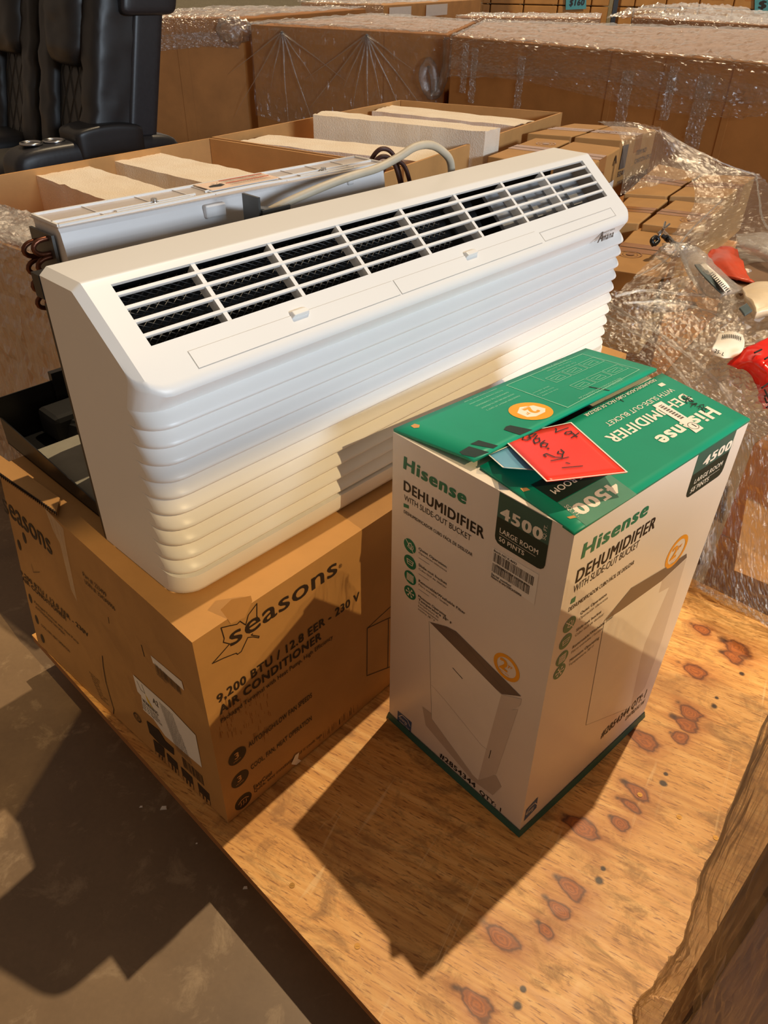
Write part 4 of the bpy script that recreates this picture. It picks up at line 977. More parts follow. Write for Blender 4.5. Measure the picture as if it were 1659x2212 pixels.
def rib(x0, y0, x1, y1, w_=.0022, z1=zh):
    a = Vector((x0, y0, 0)); b = Vector((x1, y1, 0)); d = (b - a).normalized(); nn = Vector((-d.y, d.x, 0)) * w_ / 2
    q = [a - nn, b - nn, b + nn, a + nn]; m.hexa([v + Vector((0, 0, .3812)) for v in q] + [v + Vector((0, 0, z1)) for v in q])
rib(hx0, yb, hx1, yb, .004); rib(hx0, yf, hx0, yb, .004); rib(hx1, yf, hx1, yb, .004)
pts = [(hx0, yf), (.2, yf + .002), (.3, yf + .006), (.40, yf + .012), (.46, yf + .013), (.54, yf + .006), (.64, yf + .001), (hx1, yf)]
for a, b in zip(pts, pts[1:]): rib(*a, *b, .004)
rib(hx0, yf + .020, .34, yf + .026, .003); rib(.36, yf + .03, hx1, yf + .030, .003); rib(.20, yf + .012, .33, yf + .016, .003); rib(.54, yf + .016, .66, yf + .014, .003)
lr = m.build('lid_rim', MT['ac_white'], lid)
m = MB()
for x in (.18, .265, .33, .365, .505, .545, .60, .66): rib(x, yf + .006, x, yb, .0016, .3828)
m.build('lid_rib', MT['milky'], lid)
m = MB(); m.poly([(.368, yf + .020, .3846), (.502, yf + .020, .3846), (.502, yb - .004, .3846), (.368, yb - .004, .3846)]); lw = m.build('caution_label', MT['label_peach'], lid)
class LFace(Face):
    def __init__(s, c): s.c = [Vector(p) for p in c]; s.W = (s.c[1] - s.c[0]).length; s.H = (s.c[0] - s.c[3]).length; s.n = (s.c[2] - s.c[0]).cross(s.c[1] - s.c[3]).normalized()
CFc = LFace([(.368, yb - .004, .3846), (.502, yb - .004, .3846), (.502, yf + .020, .3846), (.368, yf + .020, .3846)])
m = MB(); fquad(m, CFc, .044, .0435, .130, .0465); fquad(m, CFc, .044, .0245, .130, .0275); m.build('caution_stripe', MT['ink_orange'], lw)
m = MB()
for k in range(3): text_uv(m, CFc, .045, .0385 - k * .0042, (1, 0), .0022, 'CAUTION TO PREVENT INJURY WAIT', 0, .0006, .082); text_uv(m, CFc, .045, .0195 - k * .0042, (1, 0), .0022, 'ATTENTION POUR EVITER BLESSURES', 0, .0006, .07 + .004 * k)
m.poly([CFc.P(*p, .0006) for p in ((.008, .018), (.026, .014), (.038, .020), (.034, .027), (.020, .028), (.010, .024))])
for k in range(7): fline(m, CFc, [(.029 + .004 * math.cos(k), .030 + .003 * math.sin(k)), (.029 + .011 * math.cos(k), .030 + .008 * math.sin(k))], .0008, .0006, False)
m.build('caution_print', MT['ink_black'], lw)
for x, y in ((.268, yf + .024), (.598, yf + .022)):
    m = MB(); m.cyl(Vector((x, y, .381)), Vector((x, y, .388)), .0045, 6); m.cyl(Vector((x, y, .381)), Vector((x, y, .3835)), .007, 14); m.build('lid_screw', MT['steel'], lid)
for ob in list(bpy.data.objects):
    if ob.name.split('.')[0] in ('blower_housing', 'housing_boss', 'housing_notch', 'housing_lid', 'lid_rim', 'lid_rib', 'caution_label', 'caution_stripe', 'caution_print', 'lid_screw'):
        for v in ob.data.vertices: v.co.y += .018 * (.722 - v.co.x) / .614
# coil ends at the left of the housing
m = MB(); m.box((.100, yf + .030, .235), (hx0 - .004, yb + .020, .368)); m.build('coil_plate', MT['galv'], ac)
for k in range(4):
    zc = .352 - k * .025
    for j in (0, 1):
        yc = yf + .044 + .034 * j; zo = zc - .010 * j; pts = [(.104, yc, zo + .010)]
        pts += [(.094 - .016 * math.sin(a), yc, zo + .010 * math.cos(a)) for a in [math.pi * q / 8 for q in range(9)]]; pts += [(.104, yc, zo - .010)]
        m = MB(); m.tube(pts, .0036, 8); m.build('coil_bend', MT['copper'], ac)
# power cable, wires and bracket
m = MB(); cp = [(.40, .30, .352), (.44, .285, .368), (.50, .27, .384), (.56, .262, .394), (.62, .256, .400), (.665, .250, .412), (.70, .245, .424), (.735, .240, .424), (.765, .235, .410), (.785, .232, .388), (.79, .232, .34)]
def spline(p, k=6):
    p = [Vector(q) for q in p]; out = []
    for i in range(len(p) - 1):
        a, b, c, d = p[max(i - 1, 0)], p[i], p[i + 1], p[min(i + 2, len(p) - 1)]
        for j in range(k):
            u = j / k; out.append(.5 * ((2 * b) + (c - a) * u + (2 * a - 5 * b + 4 * c - d) * u * u + (3 * b - a - 3 * c + d) * u ** 3))
    out.append(p[-1]); return out
m.tube(spline(cp), .0068, 12); m.build('power_cable', MT['cable'], ac)
for k, off in enumerate(((0, 0, 0), (.012, .012, .01), (.02, -.01, -.008))):
    m = MB(); q = [(.725, .40, .30), (.735, .385, .36), (.75, .37, .385), (.775, .36, .372), (.79, .35, .32)]
    m.tube(spline([tuple(Vector(p) + Vector(off)) for p in q]), .0042, 8); m.build('control_wire', MT['wire'], ac)
m = MB(); m.box((.372, .262, .30), (.376, .300, .392)); m.box((.376, .258, .300), (.43, .262, .374)); m.hexa([(.376, .262, .374), (.43, .262, .360), (.43, .30, .360), (.376, .30, .374), (.376, .262, .376), (.43, .262, .362), (.43, .30, .362), (.376, .30, .376)]); bk = m.build('mounting_bracket', MT['galv'], ac)
m = MB(); m.cyl(Vector((.374, .255, .345)), Vector((.374, .264, .345)), .006, 6); m.build('bracket_screw', MT['steel'], bk)

# ------------------------------------------------------------------ film and box helpers
def crinkle(p, amp, f=18, seed=0):
    q = p * f + Vector((seed, seed * 2, 0))
    return amp * (noise.noise(q) + .6 * abs(noise.noise(q * 2.3)) + .35 * noise.noise(q * 5.1))
def cubic(a, b, c, d, u): return .5 * ((2 * b) + (c - a) * u + (2 * a - 5 * b + 4 * c - d) * u * u + (3 * b - a - 3 * c + d) * u ** 3)
def sheet(ctrl, n=8, m=8, amp=.006, f=18, seed=0):
    """smooth surface through a grid of points, then crinkled"""
    R_, C_ = len(ctrl), len(ctrl[0]); g = lambda i, j: Vector(ctrl[max(0, min(R_ - 1, i))][max(0, min(C_ - 1, j))])
    P = []
    for a in range((R_ - 1) * n + 1):
        i = min(a // n, R_ - 2); u = a / n - i; row = []
        for b in range((C_ - 1) * m + 1):
            j = min(b // m, C_ - 2); v = b / m - j
            row.append(cubic(*[cubic(*[g(i + di, j + dj) for dj in (-1, 0, 1, 2)], v) for di in (-1, 0, 1, 2)], u))
        P.append(row)
    Q = [[None] * len(P[0]) for _ in P]
    for a in range(len(P)):
        for b in range(len(P[0])):
            du = P[min(a + 1, len(P) - 1)][b] - P[max(a - 1, 0)][b]; dv = P[a][min(b + 1, len(P[0]) - 1)] - P[a][max(b - 1, 0)]
            nn = du.cross(dv); nn = nn.normalized() if nn.length > 1e-9 else Vector((0, 0, 1))
            if nn.z < 0: nn = -nn
            Q[a][b] = P[a][b] + nn * crinkle(P[a][b], amp, f, seed)
    return Q
def film_obj(name, ctrl, mat, parent=None, facet=.0022, **kw):
    """thin film: a crinkled sheet of small flat facets that glint one by one"""
    P = sheet(ctrl, **kw); r = random.Random(len(P) * 7 + kw.get('seed', 0)); Q = []
    for a in range(len(P)):
        row = []
        for b in range(len(P[0])):
            du = P[min(a + 1, len(P) - 1)][b] - P[max(a - 1, 0)][b]; dv = P[a][min(b + 1, len(P[0]) - 1)] - P[a][max(b - 1, 0)]
            nn = du.cross(dv); row.append(P[a][b] + (nn.normalized() if nn.length > 1e-12 else up) * r.gauss(0, facet))
        Q.append(row)
    m = MB(); n, k = len(Q), len(Q[0]); f = []
    for a in range(n - 1):
        for b in range(k - 1):
            q = [a * k + b, a * k + b + 1, (a + 1) * k + b + 1, (a + 1) * k + b]
            if (a + b) % 2: f += [[q[0], q[1], q[2]], [q[0], q[2], q[3]]]
            else: f += [[q[0], q[1], q[3]], [q[1], q[2], q[3]]]
    m.add([p for row in Q for p in row], f, False); return m.build(name, mat, parent)
def quadz(px, z): return [at(x, y, z) for x, y in px]
def carton(name, top, h, mat, label, group=None, tape=True, tape_axis=0, tilt=None, cat='carton'):
    """closed carton from its top quad; flap seam and tape on the lid are parts"""
    c = sum(top, Vector()) / 4
    r = tag(empty(name, (c.x, c.y, c.z - h)), label, cat, group)
    m = MB(); lo = [p - up * h for p in top]
    if (top[1] - top[0]).cross(top[3] - top[0]).z < 0: top = top[::-1]; lo = lo[::-1]
    m.hexa(lo + top); m.build('carton_body', mat, r, bevel=.004)
    if tape:
        a, b, c_, d = top if tape_axis == 0 else (top[1], top[2], top[3], top[0])
        def q(u, v, z=.0008): return a.lerp(b, u).lerp(d.lerp(c_, u), v) + up * z
        m = MB(); m.poly([q(0, .40), q(1, .40), q(1, .60), q(0, .60)])
        e = (b - a).normalized()
        m.poly([q(0, .40), q(0, .60), q(0, .60) - up * .06 - e * .0008, q(0, .40) - up * .06 - e * .0008]); m.build('packing_tape', MT['tape'], r)
        m = MB(); m.poly([q(0, .495, .0012), q(1, .495, .0012), q(1, .505, .0012), q(0, .505, .0012)]); m.build('flap_seam', MT['ink_brown'], r)
    return r

# ------------------------------------------------------------------ two open bulk cartons with foam slabs
ZR = .62
def bulk(name, label, c, wall=.008, hin=.36):
    ctr = sum(c, Vector()) / 4; r = tag(empty(name, (ctr.x, ctr.y, FLOOR)), label, 'bulk carton', 'open bulk cartons of foam slabs')
    for i in range(4):
        a, b = c[i], c[(i + 1) % 4]; n_ = Vector((0, 0, 1)).cross(b - a).normalized() * wall
        if n_.dot(ctr - a) < 0: n_ = -n_
        d = (b - a).normalized() * wall
        z0 = Vector((0, 0, FLOOR + .002 - ZR))
        m = MB(); m.hexa([a + z0, b + z0, b + n_ - d + z0, a + n_ + d + z0, a, b, b + n_ - d, a + n_ + d]); m.build('side_wall', MT['tan'], r)
    m = MB(); q = [p.lerp(ctr, .012) for p in c]; m.hexa([Vector((p.x, p.y, FLOOR + .004)) for p in q] + [Vector((p.x, p.y, hin)) for p in q]); m.build('packed_base', MT['brown'], r)
    return r
v3 = lambda x, y: Vector((x, y, ZR))
nearc = [v3(-1.236, 1.862), v3(-.552, 1.349), v3(.028, 2.318), v3(-.603, 2.703)]
b1 = bulk('bulk_carton', 'nearer open brown bulk carton, holding two foam slabs behind the air conditioner', nearc)
fb0, fb1, fb2, fb3 = at(457, 296, ZR), at(864, 216, ZR), at(1215, 243, ZR), Vector((.036, 2.334, ZR))
b2 = bulk('bulk_carton', 'farther open brown bulk carton, holding three foam slabs in front of the wrapped boxes', [fb0, fb3, fb2, fb1])
def foam(px, z, h, label, seed):
    q = quadz(px, z); m = MB(); n = 14
    if (q[1] - q[0]).cross(q[3] - q[0]).z < 0: q = [q[1], q[0], q[3], q[2]]
    def T(u, v): return q[0].lerp(q[1], u).lerp(q[3].lerp(q[2], u), v)
    def jit(p, k): return p + Vector((noise.noise(p * 40 + Vector((seed, 0, 0))), noise.noise(p * 40 + Vector((0, seed, 0))), noise.noise(p * 40))) * k
    top = [[jit(T(i / n, j / n), .0035) for j in range(n + 1)] for i in range(n + 1)]
    m.grid(top, True)
    per = [top[i][0] for i in range(n + 1)] + [top[n][j] for j in range(1, n + 1)] + [top[i][n] for i in range(n - 1, -1, -1)] + [top[0][j] for j in range(n - 1, 0, -1)]
    rows = [per] + [[jit(p - up * h * f, .002) for p in per] for f in (.04, .5, 1)]
    m.grid(rows, False, True); m.poly(rows[-1])
    o = m.build('foam_slab', MT['foam'])
    bm = bmesh.new(); bm.from_mesh(o.data); bmesh.ops.recalc_face_normals(bm, faces=bm.faces); bm.to_mesh(o.data); bm.free()
    tag(o, label, 'foam slab', 'foam slabs in the bulk cartons')
foam([(80, 380), (181, 356), (372, 412), (262, 444)], .603, .21, 'cream foam slab in the nearer bulk carton, closest to the left edge', 1)
foam([(235, 346), (319, 325), (600, 384), (500, 410)], .603, .21, 'cream foam slab in the nearer bulk carton, with a pale split across its top', 2)
foam([(517, 306), (580, 291), (962, 326), (912, 349)], .600, .22, 'low cream foam slab beside the partition of the farther bulk carton', 3)
foam([(676, 248), (703, 239), (1082, 276), (1048, 285)], .66, .29, 'tall cream foam slab standing above the rim of the farther bulk carton', 4)
foam([(804, 240), (846, 227), (1155, 261), (1112, 272)], .608, .23, 'cream foam slab against the back wall of the farther bulk carton', 5)
# film pulled over the near corner of the nearer carton, at the left edge of the picture
e0, e1 = v3(-1.236, 1.862), v3(-.552, 1.349); dn = Vector((-.6, -.8, 0))
ctrl = []
for dz, k in ((.0, -.16), (.012, -.03), (.010, .010), (-.08, .022), (-.25, .016), (-.50, .020), (-.69, .03)):
    ctrl.append([e0.lerp(e1, f) + dn * k + up * dz for f in (-.05, .25, .5, .75, 1.0)])
film_obj('stretch_film', ctrl, MT['film_haze'], b1, facet=.0016, n=12, m=26, amp=.010, f=13, seed=3)
ctrl = [[at(x, y, z) for x, y, z in r_] for r_ in (((-60, 430, .60), (0, 440, .63), (28, 460, .64), (40, 500, .62)), ((-60, 480, .58), (10, 480, .61), (60, 490, .60), (110, 500, .585)), ((-60, 530, .60), (10, 528, .62), (70, 540, .62), (120, 556, .615)))]
film_obj('film_tail', ctrl, MT['film_crumple'], b1, n=16, m=16, amp=.016, f=22, seed=6)

# ------------------------------------------------------------------ big wrapped boxes at the back
def big_box(label, px, z, seams=(), filmtop=True, skirt=.0, mat='brown', name='wrapped_box', group=None, zf=FLOOR + .003, seed=0):
    q = quadz(px, z); ctr = sum(q, Vector()) / 4
    r = tag(empty(name, (ctr.x, ctr.y, zf)), label, 'box', group)
    m = MB(); t_ = q if (q[1] - q[0]).cross(q[3] - q[0]).z > 0 else q[::-1]
    m.hexa([Vector((p.x, p.y, zf)) for p in t_] + t_); m.build('box_body', MT[mat], r, bevel=.006)
    a, b = q[0], q[1]; nn = (b - a).cross(up).normalized(); nn = nn if nn.dot(ctr - a) < 0 else -nn
    for s0, s1 in seams:
        m = MB(); p0, p1 = a.lerp(b, s0) + nn * .004, a.lerp(b, s1) + nn * .004
        m.hexa([p - up * (z - zf - .004) for p in (p0, p1, p1 - nn * .003, p0 - nn * .003)] + [p - up * .01 for p in (p0, p1, p1 - nn * .003, p0 - nn * .003)]); m.build('board_overlap', MT[mat], r)
    if filmtop:
        g = []
        for f in (0, .33, .66, 1): g.append([q[0].lerp(q[1], s).lerp(q[3].lerp(q[2], s), 1 - f) + up * .012 for s in (0, .25, .5, .75, 1)])
        for dz in (.01, skirt * .5, skirt): g.append([q[0].lerp(q[1], s) + nn * .014 - up * (dz * (1 + .12 * math.sin(9 * s + seed))) for s in (0, .25, .5, .75, 1)])
        film_obj('stretch_film', g, MT['film'], r, facet=.0012 if skirt > .3 else .0026, n=12, m=34, amp=.012, f=9, seed=seed)
    return r, q, nn
rA, qA, nA = big_box('tall wrapped brown box behind the black recliner, with a crumpled film knot at its corner', [(190, 36), (521, 40), (790, 18.5), (480, 17)], .775, ((.55, .62),), skirt=.12, seed=1)
rB, qB, nB = big_box('wide film wrapped brown box with star shaped film creases, middle of the back row', [(541, 53), (967, 75), (1028, 47), (806, 32)], .745, ((.70, .99),), skirt=.62, seed=4)
rC, qC, nC = big_box('widest film wrapped brown box, at the right of the back row', [(977, 79), (1800, 150), (1880, 72), (1046, 47)], .745, ((.50, .515), (.64, .66), (.80, .815)), skirt=.16, seed=7)
rE, qE, nE = big_box('far tan box with two white labels, behind the middle wrapped box', [(650, 6), (829, 11), (1040, -2), (880, -3)], .80, (), skirt=.10, mat='tan', seed=9)
rF, qF, nF = big_box('low wrapped brown box behind the widest one, left of the lumpy wrapped one', [(985, 37), (1296, 41), (1300, 32), (1025, 31)], .70, (), skirt=.06, seed=11)
rG, qG, nG = big_box('wrapped brown box with lumpy film on top, below the shelf cartons', [(1366, 38), (1760, 62), (1790, 48), (1415, 31)], .715, (), skirt=.08, seed=13)
# film knots, strips and labels on them
def blob(name, px, z, r, mat, parent, seed, squash=(1, 1, 1), n=22):
    c = at(*px, z); m = MB(); rows = []
    for i in range(n + 1):
        th = math.pi * i / n; row = []
        for j in range(n * 2):
            ph = math.pi * j / n; d = Vector((math.sin(th) * math.cos(ph) * squash[0], math.sin(th) * math.sin(ph) * squash[1], math.cos(th) * squash[2]))
            row.append(c + d * r * (1 + crinkle(d, .35, 2.6, seed)))
        rows.append(row)
    m.grid(rows, True, True); return m.build(name, mat, parent)
blob('film_knot', (505, 66), .705, .085, MT['film_crumple'], rA, 2, (1.3, .8, .9))
a = Vector(qA[0]).lerp(qA[1], .3)
g = [[qA[0].lerp(qA[1], s) + nA * .02 - up * (dz + .02 * math.sin(6 * s)) for s in (.35, .6, .8, .97)] for dz in (.10, .14, .19)]
film_obj('film_band', g, MT['film_crumple'], rA, n=8, m=20, amp=.014, f=16, seed=5)
for i, (px, z0, z1, w_) in enumerate(((1010, .72, .45, .05), (1040, .70, .40, .05), (1180, .68, .40, .05), (1455, .66, .36, .07), (1560, .70, .45, .05), (1625, .68, .34, .09))):
    q0 = min(max((px - 972) / 828, 0), 1); p = qC[0].lerp(qC[1], q0 * .92) + nC * .010; e = (qC[1] - qC[0]).normalized() * w_
    film_obj('film_strip', [[p + e * s + up * (z0 - (z0 - z1) * f - .745) for s in (0, .5, 1)] for f in (0, .33, .66, 1)], MT['film_crumple'], rC, facet=.002, n=14, m=6, amp=.006, f=22, seed=i)
g = [[qC[0].lerp(qC[1], s) + nC * (.016 + .01 * k) - up * (d + .03 * math.sin(7 * s + k)) for s in (0, .15, .3, .45, .6, .75, .9)] for k, d in enumerate((.10, .15, .19, .22))]
film_obj('film_band', g, MT['film_clear'], rC, facet=.003, n=8, m=28, amp=.028, f=7, seed=21)
m = MB(); pb = qB[0].lerp(qB[1], .90) + nB * .03
pts = [pb + (qB[1] - qB[0]).normalized() * (.16 * x) - up * y for x, y in ((1.0, .02), (1.02, .12), (.95, .22), (.7, .32), (.35, .34), (.1, .28), (.05, .20), (.25, .16), (.5, .22), (.6, .34))]
m.tube(spline([tuple(p) for p in pts]), .03, 12)
for k in range(len(m.v)): m.v[k] = m.v[k] + nB * crinkle(m.v[k], .02, 20, 3) + up * crinkle(m.v[k], .015, 25, 9)
m.build('film_rope', MT['film_crumple'], rB)
for cs, cd, k in ((.18, .03, 7), (.62, .02, 9)):          # creases fanning out from two pinched points
    for i in range(k):
        an = -2.6 + 2.1 * i / (k - 1); L = .55 + .2 * math.sin(i * 2.1)
        if L * math.sin(-an) > .6: L = .6 / math.sin(-an)
        p = [qB[0].lerp(qB[1], cs) + (qB[1] - qB[0]).normalized() * (math.cos(an) * L * f) + nB * (.024 + .006 * math.sin(f * 9 + i)) + up * (-cd + math.sin(an) * L * f) for f in (0, .2, .4, .6, .8, 1)]
        m = MB(); pp = spline([tuple(v) for v in p], 5); m.tube(pp, [.006 * (1.1 - j / len(pp)) for j in range(len(pp))], 5); m.sm = [False] * len(m.sm); m.build('film_crease', MT['film_crumple'], rB)
for r_, q_, nn, u0, u1, d0, d1 in ((rE, (qE[1], qE[2]), None, .03, .22, .02, .12), (rE, (qE[1], qE[2]), None, .36, .58, .02, .12)):
    a, b = q_; e = (b - a); n2 = e.cross(up).normalized(); n2 = n2 if n2.y < 0 else -n2
    m = MB(); m.poly([a.lerp(b, u0) + n2 * .02 - up * d1, a.lerp(b, u1) + n2 * .02 - up * d1, a.lerp(b, u1) + n2 * .02 - up * d0, a.lerp(b, u0) + n2 * .02 - up * d0]); m.build('paper_label', MT['paper'], r_)
e = qA[2] - qA[1]; n2 = e.cross(up).normalized(); n2 = n2 if n2.y < 0 else -n2
m = MB(); m.poly([qA[1] + e * u_ + n2 * .006 - up * d for u_, d in ((.03, .03), (.03, .075), (.13, .075), (.13, .03))]); m.build('paper_label', MT['paper'], rA)
g = [[at(x, y, z) for x, y, z in r_] for r_ in (((1310, 34, .72), (1400, 12, .80), (1480, 8, .80), (1560, 14, .76), (1700, 30, .74)), ((1318, 36, .72), (1400, 26, .76), (1500, 24, .76), (1600, 32, .74), (1720, 44, .73)), ((1325, 38, .72), (1420, 36, .72), (1520, 44, .72), (1620, 52, .72), (1740, 60, .72)))]
film_obj('film_hump', g, MT['film'], rG, facet=.004, n=12, m=24, amp=.03, f=6, seed=17)

# ------------------------------------------------------------------ far shelf of small cartons
SD = 12.0
def far(px, py): d = ray(px, py); return CAMP + d * (SD / d.y)
fx = lambda px: far(px, 5).x
zs = [.50, .725, .95]
r = tag(empty('storage_rack', (fx(1350), SD + .3, FLOOR)), 'dark steel rack behind the wrapped boxes, carrying rows of small cartons', 'rack')
m = MB(); m.box((fx(1020), SD - .01, .47), (fx(1720), SD + .6, .498)); m.build('shelf_board', MT['black_metal'], r)
for px in (1030, 1329, 1700):
    m = MB(); m.box((fx(px) - .03, SD - .05, FLOOR), (fx(px) + .03, SD - .012, 1.3)); m.build('upright', MT['black_metal'], r)
edges = [1042, 1060, 1132, 1206, 1278, 1318], [1340, 1372, 1440, 1512, 1586, 1660]
proto = None; rows_n = ('lower', 'upper'); pos = {0: ('leftmost', 'second from the left', 'third from the left', 'fourth from the left', 'rightmost')}
for bi, ed in enumerate(edges):
    for i in range(5):
        for k in range(2):
            x0, x1 = fx(ed[i] + 1), fx(ed[i + 1] - 1); h = .215
            m = MB(); m.box((x0, SD, 0), (x1, SD + .4, h)); 
            rr = tag(empty('shelf_carton', ((x0 + x1) / 2, SD + .2, zs[k])), None, 'carton', 'small cartons on the far rack')
            for v in m.v: v.z += zs[k]
            m.build('carton_body', MT['kraft'], rr, bevel=.012)
            m = MB(); xc = (x0 + x1) / 2; m.box((xc - .09 * (x1 - x0) / .45, SD - .002, zs[k] + .09), (xc + .09 * (x1 - x0) / .45, SD - .0005, zs[k] + .15)); m.build('printed_panel', MT['brown'], rr)
            rr['label'] = 'small brown carton on the far rack, %s row, %s %s of the upright' % (rows_n[k], ('leftmost', 'second from left', 'third from left', 'fourth from left', 'last')[i], ('left', 'right')[bi])
def price(px0, px1, py0, py1, txt, label):
    a, b, c, d = far(px0, py0), far(px1, py0 - 1), far(px1 - 1, py1), far(px0 - 1, py1 + 2)
    q = [p + Vector((0, -.03, 0)) for p in (a, b, c, d)]; m = MB(); m.prism(q[::-1], (0, .004, 0)); o = m.build('price_card', MT['price_blue']); tag(o, label, 'card', 'blue price cards on the far rack')
    F = Face(*q); K = MB(); text_uv(K, F, F.W * .18, F.H * .25, (1, 0), F.H * .38, txt, .04, .004, F.W * .7, .2); K.build('handwriting', MT['ink_black'], o)
price(1222, 1266, -14, 19, '$160', 'blue handwritten price card on the far rack, left of its middle upright')
price(1629, 1676, -14, 27, '$9', 'blue handwritten price card on the far rack, at the right edge')
# unseen slab added to cut the warm beam off above the lower louvers
hd = Vector((.586, -.564, 0)).normalized(); hx = Vector((-hd.y, hd.x, 0)); hc = Vector((.05, .95, 0)) + hd * 6.0
HZ = .62 + 6.2 * .7155
m = MB(); m.hexa([hc - hx * 9 + up * HZ, hc + hx * 9 + up * HZ, hc + hx * 9 + hd * .2 + up * HZ, hc - hx * 9 + hd * .2 + up * HZ, hc - hx * 9 + up * (HZ + 5), hc + hx * 9 + up * (HZ + 5), hc + hx * 9 + hd * .2 + up * (HZ + 5), hc - hx * 9 + hd * .2 + up * (HZ + 5)])
tag(m.build('beam_blocker', MT['grey_foam']), kind='structure')
# back wall
m = MB(); m.box((-14, 16, FLOOR), (14, 16.2, 6)); tag(m.build('wall_back', MT['grey_foam']), kind='structure')

# ------------------------------------------------------------------ black recliner
t = NT('quilted black leather'); tc = t.n('ShaderNodeTexCoord'); sp = t.n('ShaderNodeSeparateXYZ'); t.l(tc.outputs['Object'], sp.inputs[0])
def groove(sgn, ax):
    s_ = t.math('MULTIPLY_ADD', sp.outputs[2], 5.2 * sgn, t.math('MULTIPLY', sp.outputs[ax], 11.0)); f = t.math('FRACT', s_); return t.math('ABSOLUTE', t.math('SUBTRACT', f, .5))
h = t.math('MINIMUM', t.math('SUBTRACT', .5, groove(1, 1)), t.math('SUBTRACT', .5, groove(-1, 1)))
hh_ = t.math('MINIMUM', h, .16)
t.pbsdf(S((25, 24, 24)), .4, t.bump(t.math('POWER', hh_, .5), .9, .03)); MT['quilt'] = t.m
t = NT('quilted side leather'); tc = t.n('ShaderNodeTexCoord'); sp = t.n('ShaderNodeSeparateXYZ'); t.l(tc.outputs['Object'], sp.inputs[0])
h = t.math('MINIMUM', t.math('SUBTRACT', .5, groove(1, 0)), t.math('SUBTRACT', .5, groove(-1, 0)))
t.pbsdf(S((25, 24, 24)), .4, t.bump(t.math('POWER', t.math('MINIMUM', h, .2), .5), .9, .04)); MT['quilt_side'] = t.m
SO = at(366, 300, .42); SO.z = FLOOR
fdir = Vector((-.72, -.69, 0)).normalized()
so = tag(empty('recliner_sofa', SO, math.atan2(fdir.y, fdir.x), True), 'black leather reclining sofa with quilted backs and cupholder armrest, at the upper left', 'sofa')
# local: x forward, y across (away from the viewer) is negative, z up from floor
YS = -1
def rbox(name, lo, hi, mat, parent=so, e=6, shear=0, n=12, wr=0, bow=0):
    """cushion: a box with rounded, slightly swollen faces"""
    m = MB(); c = [(a + b) / 2 for a, b in zip(lo, hi)]; h = [(b - a) / 2 for a, b in zip(lo, hi)]
    def S_(p):
        k = sum(abs(q) ** e for q in p) ** (1 / e)
        x, y, z = [q / k * hh for q, hh in zip(p, h)]
        if wr:
            q = Vector((x * 9, y * 9, z * 22)); x += wr * noise.noise(q + Vector(c) * 5) ; y += wr * .5 * noise.noise(q * 1.3)
        z += bow * (1 - (x / h[0]) ** 2)
        x, y, z = x + c[0], (y + c[1]) * YS, z + c[2]
        return Vector((x - shear * (z - .5), y, z))
    g = [-1 + 2 * i / n for i in range(n + 1)]
    for ax in range(3):
        for s_ in (-1, 1):
            rows = []
            for a in g:
                row = []
                for b in g:
                    p = [0, 0, 0]; p[ax] = s_; p[(ax + 1) % 3] = a; p[(ax + 2) % 3] = b; row.append(S_(p))
                rows.append(row)
            m.grid(rows, True)
    o = m.build(name, mat, parent); bm = bmesh.new(); bm.from_mesh(o.data); bmesh.ops.remove_doubles(bm, verts=bm.verts, dist=.0004); bmesh.ops.recalc_face_normals(bm, faces=bm.faces)
    bm.to_mesh(o.data); bm.free(); return o
arm = rbox('armrest', (-.07, 0.0, -.02), (.72, .20, .535), MT['leather'], e=9, bow=.015, n=18)
rbox('armrest_lid', (.12, -.006, .46), (.44, .20, .588), MT['leather_soft'], arm, e=10, bow=.02, n=18)
rbox('side_panel', (.10, -.012, .05), (.52, .05, .36), MT['quilt_side'], arm, e=10)
for x in (.50, .60):
    m = MB(); c = Vector((x, -.10, .550)); m.tube([c + Vector((.042 * math.cos(a), .042 * math.sin(a), 0)) for a in [2 * math.pi * k / 24 for k in range(25)]], .006, 8, False)
    m.cyl(c + Vector((0, 0, -.002)), c + Vector((0, 0, .001)), .04, 20); m.build('cup_holder', MT['steel'], arm)
for s_ in range(2):
    y0 = .03 + s_ * .66; SH_ = .24
    sb = rbox('seat_back', (.04, y0, .12), (.20, y0 + .62, 1.19), MT['leather'], shear=SH_, e=10, n=16)
    rbox('bolster', (.13, y0 + .01, .36), (.36, y0 + .165, 1.16), MT['leather_soft'], sb, shear=SH_, e=5, wr=.012, n=20)
    rbox('bolster', (.13, y0 + .455, .36), (.36, y0 + .61, 1.16), MT['leather_soft'], sb, shear=SH_, e=5, wr=.012, n=20)
    rbox('quilted_panel', (.13, y0 + .14, .34), (.32, y0 + .48, .86), MT['quilt'], sb, shear=SH_, e=6, n=16)
    rbox('headrest', (.13, y0 + .145, .80), (.40, y0 + .475, 1.19), MT['leather_soft'], sb, shear=SH_, e=5, wr=.010, n=20)
    rbox('seat_cushion', (.2, y0 + .17, .20), (.72, y0 + .60, .46), MT['leather_soft'], e=7)
    rbox('wing', (.0, y0 + (-.03 if s_ == 0 else 0), 1.00), (.26, y0 + .07, 1.19), MT['leather'], sb, shear=SH_, e=8)

